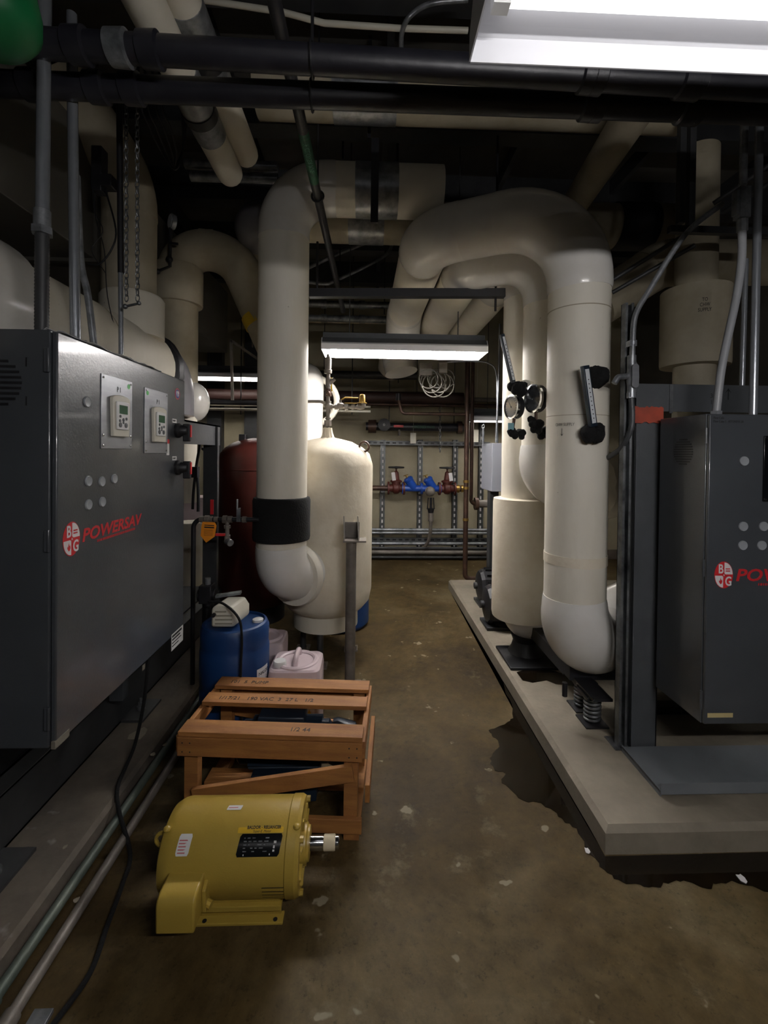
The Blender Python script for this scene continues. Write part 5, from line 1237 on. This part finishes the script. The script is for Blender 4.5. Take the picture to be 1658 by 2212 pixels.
for (px, lab) in ((855, 'red gate valve with black handwheel, left of the blue valve bodies'), (965, 'red gate valve with black handwheel, right of the blue valve bodies')):
    x = WX(px); t = thing('gate_valve', lab, 'valve', (x, Yb, zc_), 'red gate valves on the back wall')
    w_ = .105
    obj('valve_body', MB().lathe([(.05, -w_), (.055, -.05), (.075, -.03), (.08, 0), (.075, .03), (.055, .05), (.05, w_)], (x, Yb, zc_), (1, 0, 0), 22).cyl((x, Yb, zc_), (x, Yb, zc_ + .09), .06, seg=18), m_iron, t)
    obj('flange', MB().cyl((x - w_ - .012, Yb, zc_), (x - w_ + .012, Yb, zc_), .09, seg=20).cyl((x + w_ - .012, Yb, zc_), (x + w_ + .012, Yb, zc_), .09, seg=20), m_iron, t)
    obj('bonnet', MB().lathe([(.08, .085), (.08, .105), (.045, .12), (.03, .22), (.02, .23), (.011, .24), (.011, .275)], (x, Yb, zc_), (0, 0, 1), 18), m_iron, t)
    hw_ = MB().torus((x, Yb, zc_ + .285), (0, 0, 1), .10, .011, 26, 8)
    for g in (0, PI / 3 * 2, PI / 3 * 4): hw_.cyl((x, Yb, zc_ + .285), (x + .10 * math.cos(g), Yb + .10 * math.sin(g), zc_ + .285), .008, seg=6)
    hw_.cyl((x, Yb, zc_ + .265), (x, Yb, zc_ + .30), .018, seg=8)
    obj('handwheel', hw_, m_black, t, label='black handwheel')
    obj('paper_tag', MB().obox((x + (-.04 if px < 900 else .035), Yb - .085, zc_ + .165), (.05, .002, .11), (1, 0, .15), (0, 1, 0)), m_logow, t, label='white paper tag')
    bl = MB()
    for s_ in (-1, 1):
        for k in range(4):
            g = k * PI / 2 + .7; bl.cyl((x + s_ * w_ - .02, Yb + .072 * math.cos(g), zc_ + .072 * math.sin(g)), (x + s_ * w_ + .02, Yb + .072 * math.cos(g), zc_ + .072 * math.sin(g)), .009, seg=6)
    obj('flange_bolts', bl, m_dgalv, t)
for (px, lab) in ((889, 'left of two blue angled check valve bodies on the back wall'), (931, 'right of two blue angled check valve bodies on the back wall')):
    x = WX(px); t = thing('check_valve', lab, 'valve', (x, Yb, zc_), 'blue check valves on the back wall')
    obj('valve_body', MB().cyl((x - .135, Yb, zc_), (x + .13, Yb, zc_), .045, seg=20).cyl((x - .135, Yb, zc_), (x - .118, Yb, zc_), .08, seg=20).cyl((x + .115, Yb, zc_), (x + .13, Yb, zc_), .08, seg=20), m_bluev, t)
    p0 = V((x + .03, Yb, zc_)); p1 = V((x - .07, Yb - .02, zc_ + .155)); d_ = (p1 - p0).normalized()
    obj('angled_bonnet', MB().lathe([(.05, 0), (.058, .03), (.06, .13), (.066, .135), (.066, .155), (.05, .175), (.02, .18)], p0, d_, 22), m_bluev, t)
    pe_ = p0 + d_ * .18
    obj('test_cock', MB().cyl(pe_, pe_ + d_ * .035, .012, seg=8).cyl(pe_ + d_ * .035 + V((-.03, 0, -.01)), pe_ + d_ * .035 + V((.03, 0, .01)), .007, seg=6), m_brass, t)
t = thing('relief_drain', 'bronze relief valve with a black funnel and drain pipe under the right blue valve', 'drain', (WX(927), 6.02, .2))
c = W(929, 1062, 5.98)
obj('inlet_stub', MB().cyl((c.x, 6.0, c.z), (c.x, 6.1, c.z), .03, seg=14), m_pipe, t)
obj('relief_valve', MB().ball((c.x, 5.98, c.z), (.06, .05, .065), 20, 12).lathe([(.06, 0), (.068, .005), (.068, .02), (.055, .025)], (c.x, 6.02, c.z), (0, -1, 0), 20), m_pipe, t)
f0, f1, f2 = W(930, 1075, 6.0), W(930, 1100, 6.0), W(930, 1112, 6.0)
obj('funnel', MB().lathe([(.03, f2.z - f1.z), (.045, 0), (.058, .01), (.05, .012)], (f1.x, 6.0, f1.z), (0, 0, 1), 20).cyl((f1.x - .045, 6.0, f1.z), (f1.x - .035, 6.0, f0.z), .008, seg=6).cyl((f1.x + .045, 6.0, f1.z), (f1.x + .035, 6.0, f0.z), .008, seg=6).cyl((f1.x, 6.0, f1.z), (f1.x, 6.0, f0.z), .018, seg=10), m_black, t)
obj('drain_pipe', MB().tube(spline([W(930, 1110, 6.0), W(930, 1128, 6.0), W(929, 1150, 6.02), W(925, 1168, 6.08), W(918, 1180, 6.14)], 5), .022, 12).cyl(W(930, 1126, 6.0), W(930, 1108, 6.0), .036, seg=14), m_pipe, t)
# paper tags and chains hanging
for (px, y0, y1, lab) in ((892, 935, 958, 'cream paper tag hanging on the upper wall strut'), (1027, 928, 955, 'cream paper tag hanging right of the tall brown pipe')):
    a_, b_ = W(px - 6, y0, 6.05), W(px + 6, y1, 6.05)
    tag(obj('paper_tag', MB().box((a_.x, 6.05, b_.z), (b_.x, 6.052, a_.z)).cyl(((a_.x + b_.x) / 2, 6.05, a_.z), ((a_.x + b_.x) / 2 + .03, 6.06, 3.4), .002, seg=5), m_cream, smooth=False), lab, 'paper tag')
for (px, y0, y1, Yc_, lab) in ((950, 880, 976, 5.6, 'short dark chain hanging in front of the back wall'), (1043, 918, 980, 5.6, 'pale chain hanging left of the small electrical box')):
    tag(obj('wall_chain', chain(MB(), A(px, y0, Yc_), A(px, y1, Yc_), .05, .006), m_galv if px > 1000 else m_dgalv), lab, 'chain')
# tall brown copper pipe
x = A(1007, 1000, 5.12).x
t = thing('copper_pipe', 'tall brown pipe standing from floor to ceiling left of the small electrical box', 'pipe', (x, 5.12, .03))
obj('tube', MB().tube(smooth_path([(x, 5.12, 3.0), (x, 5.12, .06), (x + .5, 5.12, .06)], .06), .028, 18), m_copper, t)
zj = A(1007, 895, 5.12).z
obj('branch', MB().tube(smooth_path([(x, 5.12, zj), (A(868, 895, 5.12).x, 5.12, zj), (A(860, 850, 5.12).x, 5.12, A(860, 862, 5.12).z)], .05), .018, 12), m_copper, t)
for yy in (1054, 1040, 1122): q = A(1007, yy, 5.12); obj('joint_ring', MB().cyl((x, 5.12, q.z - .015), (x, 5.12, q.z + .015), .034, seg=16), m_brass, t)
obj('top_elbow', MB().cyl(A(860, 865, 5.12), A(860, 850, 5.12), .03, seg=14), m_black, t)
x = A(1018, 1000, 5.3).x
t = thing('copper_pipe', 'second brown pipe just right of the tall brown pipe, ending in a flanged elbow', 'pipe', (x, 5.3, 1.0))
obj('tube', MB().tube(smooth_path([(x, 5.3, 2.9), (x, 5.3, A(1018, 1088, 5.3).z), (x + .15, 5.3, A(1018, 1088, 5.3).z)], .05), .022, 14), m_copper, t)
q = A(1028, 1088, 5.3); obj('flange', MB().cyl((q.x - .02, 5.3, q.z), (q.x + .02, 5.3, q.z), .075, seg=18), m_copper, t)
obj('grey_stub', MB().cyl((q.x + .02, 5.3, q.z), (q.x + .3, 5.3, q.z), .045, seg=16), m_pipe, t)

# ================================================================== MIDDLE LEFT
# grey rack frame
p_ = A(475, 920, 3.02); xr = p_.x; zt_ = p_.z
t = thing('equipment_rack', 'grey steel rack with a broad top beam and post, behind the left cabinet', 'steel frame', (xr - .05, 3.0, .12))
obj('top_beam', MB().box((xr - .012, 2.3, zt_ - .13), (xr, 3.02, zt_)).box((xr - .12, 2.3, zt_ - .01), (xr, 3.02, zt_)), m_frame, t, smooth=False)
x0 = A(440, 1000, 2.94).x
obj('post', MB().box((x0, 2.93, .12), (x0 + .09, 2.945, zt_ - .01)).box((xr - .016, 2.94, .12), (xr - .004, 3.02, zt_ - .01)), m_dark, t, smooth=False)
obj('far_post', MB().box((-1.9, 2.9, .12), (-1.8, 3.0, zt_)), m_dark, t)
# black pipes with valves, orange tag
Yv = 2.66; zv = A(470, 1122, Yv).z
def VX(px, py=1122, y=Yv): return A(px, py, y).x
t = thing('drain_line', 'small black iron pipe with valves and a hose outlet, beside the orange tag', 'valve assembly', (VX(480), Yv, zv))
obj('pipe_run', MB().tube(smooth_path([(VX(418), Yv, .13), (VX(418), Yv, zv), (VX(560), Yv, zv)], .05), .0135, 14), m_black, t)
for px, r in ((436, .02), (447, .024), (455, .018), (467, .016), (486, .024), (497, .02), (528, .019)): obj('pipe_fitting', MB().cyl((VX(px) - .012, Yv, zv), (VX(px) + .012, Yv, zv), r, seg=8), m_pipe, t)

q = A(460, 1085, Yv); obj('red_handle', MB().obox((VX(460), Yv - .02, zv + .075), (.018, .006, .085)), m_red, t, label='red valve handle')
q = A(516, 1090, Yv); obj('steel_handle', MB().obox((VX(517), Yv - .02, zv + .03), (.022, .008, .08)).cyl((VX(514), Yv - .02, zv + .06), (VX(514), Yv - .02, zv + .12), .006, seg=8), m_galv, t)
ob = MB().cyl((VX(490), Yv, zv), (VX(491), Yv, A(491, 1165, Yv).z), .0125, seg=12)
ob.cyl((VX(491), Yv, A(491, 1135, Yv).z), (VX(491), Yv, A(491, 1141, Yv).z), .02, seg=8).cyl((VX(491), Yv, A(491, 1156, Yv).z), (VX(491), Yv, A(491, 1164, Yv).z), .018, seg=10)
obj('drop_pipe', ob, m_pipe, t)
q = A(490, 1168, Yv); obj('hose_outlet', MB().cyl((q.x, Yv, q.z), (q.x + .03, Yv - .03, q.z - .008), .02, seg=14), m_galv, t)
obj('small_lever', MB().bar((VX(468), Yv - .015, A(470, 1154, Yv).z), (VX(488), Yv - .015, A(470, 1154, Yv).z), .01, .014), m_red, t)
q = A(451, 1127, Yv - .03); s_ = (VX(468) - VX(435)) / 33
f_ = lambda x, y: (q.x + x * s_, Yv - .035, q.z - y * s_)
tg = obj('warning_tag', MB().poly([f_(-13, 0), (f_(13, 1)), f_(17, 8), f_(13, 32), f_(-5, 45), f_(-17, 30), f_(-15, 8)], (0, .0015, 0)), m_orange, smooth=False)
tag(tg, 'bright orange paper warning tag hanging from the small black pipe', 'warning tag')
k_ = MB().poly([f_(-9, 6), f_(12, 7), f_(12, 9), f_(-9, 8)], (0, -.001, 0)).poly([f_(-9, 10), f_(12, 11), f_(12, 14), f_(-9, 13)], (0, -.001, 0))
for i in range(5): k_.poly([f_(-10, 17 + i * 3), f_(9, 18 + i * 3), f_(9, 18.6 + i * 3), f_(-10, 17.6 + i * 3)], (0, -.001, 0))
obj('tag_print', k_, m_ink, tg, smooth=False)
# black dosing valve block
q = A(448, 1300, 2.5)
t = thing('dosing_pump', 'black metal pump head standing left of the blue drum', 'pump', (q.x, 2.5, .5))
zq = lambda y: A(448, y, 2.5).z
obj('pump_body', MB().box((q.x - .035, 2.46, zq(1300)), (q.x + .03, 2.54, zq(1262))).cyl((q.x - .05, 2.5, zq(1285)), (q.x + .045, 2.5, zq(1285)), .035, seg=12).cyl((q.x, 2.5, zq(1340)), (q.x, 2.5, zq(1300)), .02, seg=12), m_black, t, bev=.003)
obj('top_nipple', MB().cyl((q.x, 2.5, zq(1262)), (q.x, 2.5, zq(1248)), .016, seg=12), m_galv, t)
obj('support_post', MB().box((q.x - .02, 2.52, .12), (q.x + .02, 2.56, zq(1300))), m_black, t)
# blue drum
Yd = 2.38; q = A(508, 1340, Yd); rd = .175; zd = q.z
t = thing('plastic_drum', 'blue plastic drum with a white label, behind the wooden crate', 'drum', (q.x, Yd, 0))
obj('drum_body', MB().lathe([(rd * .9, 0), (rd, .03), (rd, .28), (rd * .975, .29), (rd * .975, .30), (rd, .31), (rd, zd - .13), (rd * .97, zd - .12), (rd * .98, zd - .1), (rd * .99, zd - .03), (rd * .93, zd - .005), (rd * .86, zd), (rd * .84, zd - .012), (.01, zd - .012)], (q.x, Yd, 0), (0, 0, 1), 48), m_blue, t)
b_ = A(559, 1334, Yd); obj('bung', MB().lathe([(.028, 0), (.028, .012), (.02, .016), (.001, .016)], (b_.x - .01, Yd + .02, zd - .012), (0, 0, 1), 20), m_white, t, label='white screw bung')
p = ACZ(556, 1470, q.x, Yd, rd); a0 = math.atan2(p.x - q.x, -(p.y - Yd))
fL = cylz_fn(q.x, Yd, rd + .001, a0, p.z - .10); nn_ = 6; vs = []
for i in range(nn_ + 1): vs += [fL(.09 * i / nn_ - .005, 0, 0), fL(.09 * i / nn_ - .005, .155, 0)]
lb = obj('label', MB().add(vs, [(2 * i, 2 * i + 2, 2 * i + 3, 2 * i + 1) for i in range(nn_)]), m_logow, t, label='white printed label')
lb2 = MB().text('NALCO', .024, cylz_fn(q.x, Yd, rd + .0018, a0 + .03, p.z + .02))
for r_ in range(6): lb2.add([cylz_fn(q.x, Yd, rd + .0016, a0, p.z)(x, .0 - .012 * r_, 0) for x in (0, .07)] + [cylz_fn(q.x, Yd, rd + .0016, a0, p.z)(x, .003 - .012 * r_, 0) for x in (.07, 0)], [(0, 1, 2, 3)])
obj('label_print', lb2, m_ink, lb)
# dosing pump (cream) on the drum
c = A(490, 1338, 2.33)
t = thing('metering_pump', 'cream plastic metering pump lying on top of the blue drum', 'pump', (c.x, 2.33, zd))
bx = MB(); pr = []
hw_, hz = .062, .055
outl = [(-hw_, 0), (hw_ * .8, 0), (hw_, .02), (hw_, hz * 1.2), (hw_ * .6, hz * 1.9), (-hw_ * .9, hz * 1.9), (-hw_, hz * 1.6)]
bx.poly([V((c.x + x, 2.27, zd + .004 + z)) for x, z in outl], (.035, .14, .01))
obj('housing', bx, m_cream, t, bev=.012)
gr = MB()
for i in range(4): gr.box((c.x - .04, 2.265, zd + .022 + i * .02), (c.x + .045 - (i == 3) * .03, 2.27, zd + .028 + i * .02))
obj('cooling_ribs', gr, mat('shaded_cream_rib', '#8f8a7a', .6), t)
obj('top_plate', MB().obox((c.x - .02, 2.42, zd + .125), (.13, .04, .012), (1, .1, .12)), m_galv, t)
obj('knob', MB().cyl((c.x - .045, 2.255, zd + .07), (c.x - .045, 2.27, zd + .07), .010, seg=12), m_black, t)
wire('black pump cable running down the front of the blue drum', [A(450, 1300, 2.3), V((c.x, 2.26, zd + .13)), A(515, 1335, 2.2), A(522, 1380, 2.19), A(520, 1440, 2.19), A(520, 1482, 2.19), A(522, 1560, 2.19)], .006, m_rub, 'pump_cable', 'cable')
# jugs
def jug(cx, cy, w_, d_, h_, lab, rot=0):
    t = localthing('plastic_jug', lab, 'jug', (cx, cy, 0), 'translucent chemical jugs', rotz=rot)
    bm_ = MB(); sec = []
    levels = [(0, .90), (.02, 1), (h_ * .45, .99), (h_ * .8, 1), (h_ * .86, .97), (h_ * .88, .90)]
    N_ = 28; vs = []; fs = []
    for (z, k) in levels:
        for i in range(N_):
            g = 2 * PI * i / N_; ct, st_ = math.cos(g), math.sin(g); e = .28
            vs.append((math.copysign(abs(ct) ** e, ct) * w_ / 2 * k, math.copysign(abs(st_) ** e, st_) * d_ / 2 * k, z))
    for j in range(len(levels) - 1):
        for i in range(N_): fs.append((j * N_ + i, j * N_ + (i + 1) % N_, (j + 1) * N_ + (i + 1) % N_, (j + 1) * N_ + i))
    fs.append(tuple(reversed(range(N_)))); fs.append(tuple((len(levels) - 1) * N_ + i for i in range(N_)))
    obj('jug_body', bm_.add(vs, fs), m_jug, t)
    zt_ = h_ * .88
    obj('handle', MB().tube(smooth_path([(0, -d_ * .25, zt_ - .02), (0, -d_ * .25, zt_ + .035), (0, d_ * .3, zt_ + .035), (0, d_ * .3, zt_ - .02)], .03), .014, 12), m_jug, t)
    obj('shoulder', MB().torus((0, 0, zt_ - .004), (0, 0, 1), min(w_, d_) * .40, .016, 28, 10), m_jug, t)
    obj('cap', MB().lathe([(.032, 0), (.034, .004), (.034, .024), (.03, .03), (.001, .03)], (-w_ * .30, -d_ * .22, zt_ - .004), (0, 0, 1), 20), m_white, t)
    return t
q = A(640, 1450, 2.38)
jg = jug(q.x, 2.40, .27, .25, .44, 'nearer pinkish white plastic jug beside the blue drum')
lbm = MB().box((-.10, -.127, .14), (.11, -.125, .20)); lb = obj('jug_label', lbm, m_logow, jg, label='paper label with warning triangle')
obj('warning_triangle', MB().poly([(.06, -.128, .15), (.105, -.128, .15), (.083, -.128, .195)], (0, .001, 0)), m_yell, lb, smooth=False)
jug(A(570, 1400, 2.78).x, 2.80, .26, .24, .40, 'farther pinkish white plastic jug half hidden behind the nearer one')
# rear blue drum
q = A(768, 1300, 3.95)
t = thing('plastic_drum', 'blue plastic drum mostly hidden behind the cream tank', 'drum', (q.x, 3.95, 0))
obj('drum_body', MB().lathe([(.25, 0), (.275, .03), (.275, .25), (.268, .26), (.268, .28), (.275, .29), (.275, .56), (.268, .57), (.275, .6), (.27, .83), (.24, .86), (.24, .85), (.01, .85)], (q.x - .16, 3.95, 0), (0, 0, 1), 44), m_blue, t)
# red tank
q = A(555, 1100, 4.1)
t = thing('expansion_tank', 'dark red steel tank with a domed top behind the tall banded pipe', 'tank', (q.x, 4.1, 0))
zt_ = A(530, 946, 4.1).z; rr_ = A(555, 1000, 4.1).x - A(474, 1000, 4.1).x
prof = [(.2, .12), (rr_ * .8, .15), (rr_, .28), (rr_, zt_ - .2)] + [(rr_ * math.cos(g), zt_ - .2 + .2 * math.sin(g)) for g in (.3, .6, .9, 1.2, 1.45)]
obj('tank_body', MB().lathe(prof, (q.x, 4.1, 0), (0, 0, 1), 52), m_rtank, t)
obj('seam_weld', MB().torus((q.x, 4.1, zt_ - .28), (0, 0, 1), rr_, .004, 48, 6), m_rtank, t)
obj('base_ring', MB().cyl((q.x, 4.1, 0), (q.x, 4.1, .2), rr_ * .75, seg=36), m_black, t)
p_ = A(526, 940, 4.05); obj('top_valve', MB().box((p_.x - .03, 4.0, zt_ - .05), (p_.x + .03, 4.06, zt_ + .03)), m_black, t, bev=.006)
# background behind the gap
q = A(413, 1190, 4.9)
t = thing('trash_bin', 'cream upright bin seen in the narrow gap right of the left cabinet', 'bin', (q.x, 4.9, 0))
zb_ = A(413, 1135, 4.9).z
obj('bin_body', MB().lathe([(.12, 0), (.125, .02), (.14, zb_)], (q.x, 4.9, 0), (0, 0, 1), 32), m_jack, t)
obj('bin_rim', MB().cyl((q.x, 4.9, zb_), (q.x, 4.9, zb_ + .04), .15, seg=32), m_jack, t)
q0, q1 = A(385, 1130, 5.5), A(442, 1080, 5.5)
t = thing('storage_tote', 'pinkish lidded plastic tote on a stand, seen right of the left cabinet', 'tote', ((q0.x + q1.x) / 2, 5.6, q0.z))
obj('tote_body', MB().box((q0.x, 5.5, q0.z), (q1.x, 5.8, q1.z)), m_jug, t, bev=.01)
obj('lid', MB().box((q0.x - .01, 5.49, q1.z), (q1.x + .01, 5.81, q1.z + .03)), m_jug, t, bev=.005)
obj('stand', MB().box((q0.x, 5.52, 0), (q0.x + .04, 5.56, q0.z)).box((q1.x - .04, 5.52, 0), (q1.x, 5.56, q0.z)).box((q0.x, 5.74, 0), (q0.x + .04, 5.78, q0.z)).box((q1.x - .04, 5.74, 0), (q1.x, 5.78, q0.z)), m_dark, t)
q = A(407, 1030, 4.4)
t = thing('insulated_pipe', 'short cream upright pipe seen in the gap right of the left cabinet', 'pipe', (q.x, 4.4, 1))
obj('pipe_jacket', MB().cyl((q.x - .02, 4.4, A(407, 1085, 4.4).z), (q.x - .02, 4.4, A(407, 995, 4.4).z), .10, seg=28), m_jack, t)
obj('support_leg', MB().cyl((q.x - .08, 4.4, .0), (q.x - .08, 4.4, A(407, 1085, 4.4).z), .03, seg=14), m_dark, t)
t = thing('hanging_cable', 'dark twin cable plug hanging in the gap behind the left cabinet', 'cable', A(424, 1040, 3.4))
obj('cables', MB().tube(spline([A(400, 935, 3.3), A(430, 950, 3.3), A(424, 1005, 3.4), A(418, 1060, 3.4), A(416, 1100, 3.4)], 5), .010, 8).tube(spline([A(424, 1005, 3.4), A(428, 1060, 3.4), A(428, 1105, 3.4)], 5), .012, 8).obox(A(421, 1020, 3.4), (.05, .05, .08)), m_black, t)
obj('bright_end', MB().tube(spline([A(436, 968, 3.0), A(444, 974, 3.0), A(449, 982, 3.0)], 4), .010, 10), m_galv, t)
# slanting grey tray arm left of tall pipe
t = thing('pipe_bracket_frame', 'thin grey angle bracket slanting down left of the tall pipe', 'bracket', A(500, 800, 3.8))
obj('slanting_arm', MB().bar(A(498, 735, 3.8), A(560, 778, 3.8), .02, .02), m_pipe, t)
obj('upright_arm', MB().bar(A(499, 735, 3.8), A(502, 868, 3.8), .02, .02), m_pipe, t)
obj('lower_pipe', MB().tube([A(440, 868, 3.8), A(600, 872, 3.8)], .02, 12), m_black, t)
obj('hanger_rod', MB().cyl(A(540, 540, 3.8), A(545, 750, 3.8), .006, seg=6), m_pipe, t)
# sheet metal duct, upper left
t = thing('air_duct', 'large dull sheet metal duct filling the dark upper left corner', 'duct', (-2.0, 2.4, 2.8))
obj('duct_body', MB().box((-2.9, 1.7, 2.62), (-1.62, 5.2, 3.3)), m_duct, t, bev=.004)
fl_ = MB()
for y in (1.72, 2.7, 3.7): fl_.box((-2.92, y, 2.60), (-1.60, y + .03, 3.32))
obj('joint_flange', fl_, m_duct, t)
q = A(0, 480, 1.9)
t = thing('round_duct', 'big round dim duct behind the large white pipe at the left edge', 'duct', (q.x - .35, 2.0, 2.4))
obj('duct_body', MB().tube(smooth_path([(-2.4, .2, 2.45), (-2.4, 2.4, 2.45)], .3), .30, 40), m_duct, t)
obj('joint_ring', MB().tube([(-2.4, 1.7, 2.45), (-2.4, 1.73, 2.45)], .31, 40), m_duct, t)
# green cover at top left
q = A(8, 22, 1.15)
t = thing('green_bucket', 'green rounded plastic cover hanging in the top left corner', 'plastic cover', q)
obj('cover', MB().lathe([(.10, .20), (.108, .19), (.108, .06), (.10, .02), (.08, -.005), (.045, -.02), (.005, -.024)], q + V((-.02, 0, -.06)), (-.25, 0, 1), 36), m_green, t)
obj('hanger_rod', MB().cyl(q + V((-.05, 0, .1)), V((q.x - .05, q.y, ZC)), .006, seg=6), m_black, t)
# hangers for the crossing pipes
for (px, Yp, y) in ((600, 4.6, 657), (830, 4.6, 657), (520, 5.2, 876), (760, 5.2, 876), (560, 5.9, 856), (900, 5.9, 856), (1090, 6.0, 862), (700, 5.8, 810), (860, 5.8, 810), (620, 5.0, 696), (960, 5.0, 696)):
    c = A(px, y - 3, Yp); tag(obj('hanger_rod', MB().cyl((c.x, Yp, c.z - .12), (c.x, Yp, ZC), .006, seg=6), m_black), 'thin dark rod hanging a crossing pipe from the ceiling', 'hanger', 'thin hanger rods of the crossing pipes')
# flakes on the floor and pad
rnd = random.Random(3)
for i, (px, py, z, s) in enumerate(((1268, 1838, .002, .014), (1600, 1897, .002, .016), (165, 1945, .12, .010), (297, 1588, .12, .045), (355, 1610, .12, .012), (140, 1830, .12, .008), (330, 1630, .12, .012))):
    c = AZ(px, py, z); pts = [c + V((math.cos(g) * s * rnd.uniform(.5, 1), math.sin(g) * s * rnd.uniform(.6, 1.4), .0005)) for g in [k * 2 * PI / 8 for k in range(8)]]
    tag(obj('paint_flake', MB().poly(pts, (0, 0, .002)), m_logow if i < 2 else m_pad, smooth=False), ('pale paint flake lying at the puddle edge' if i == 0 else 'pale yellow chip lying in the wet strip in front of the concrete pad' if i == 1 else 'light flake of debris on the stained left pad'), 'debris', None if i < 2 else 'light debris flakes on the left pad')
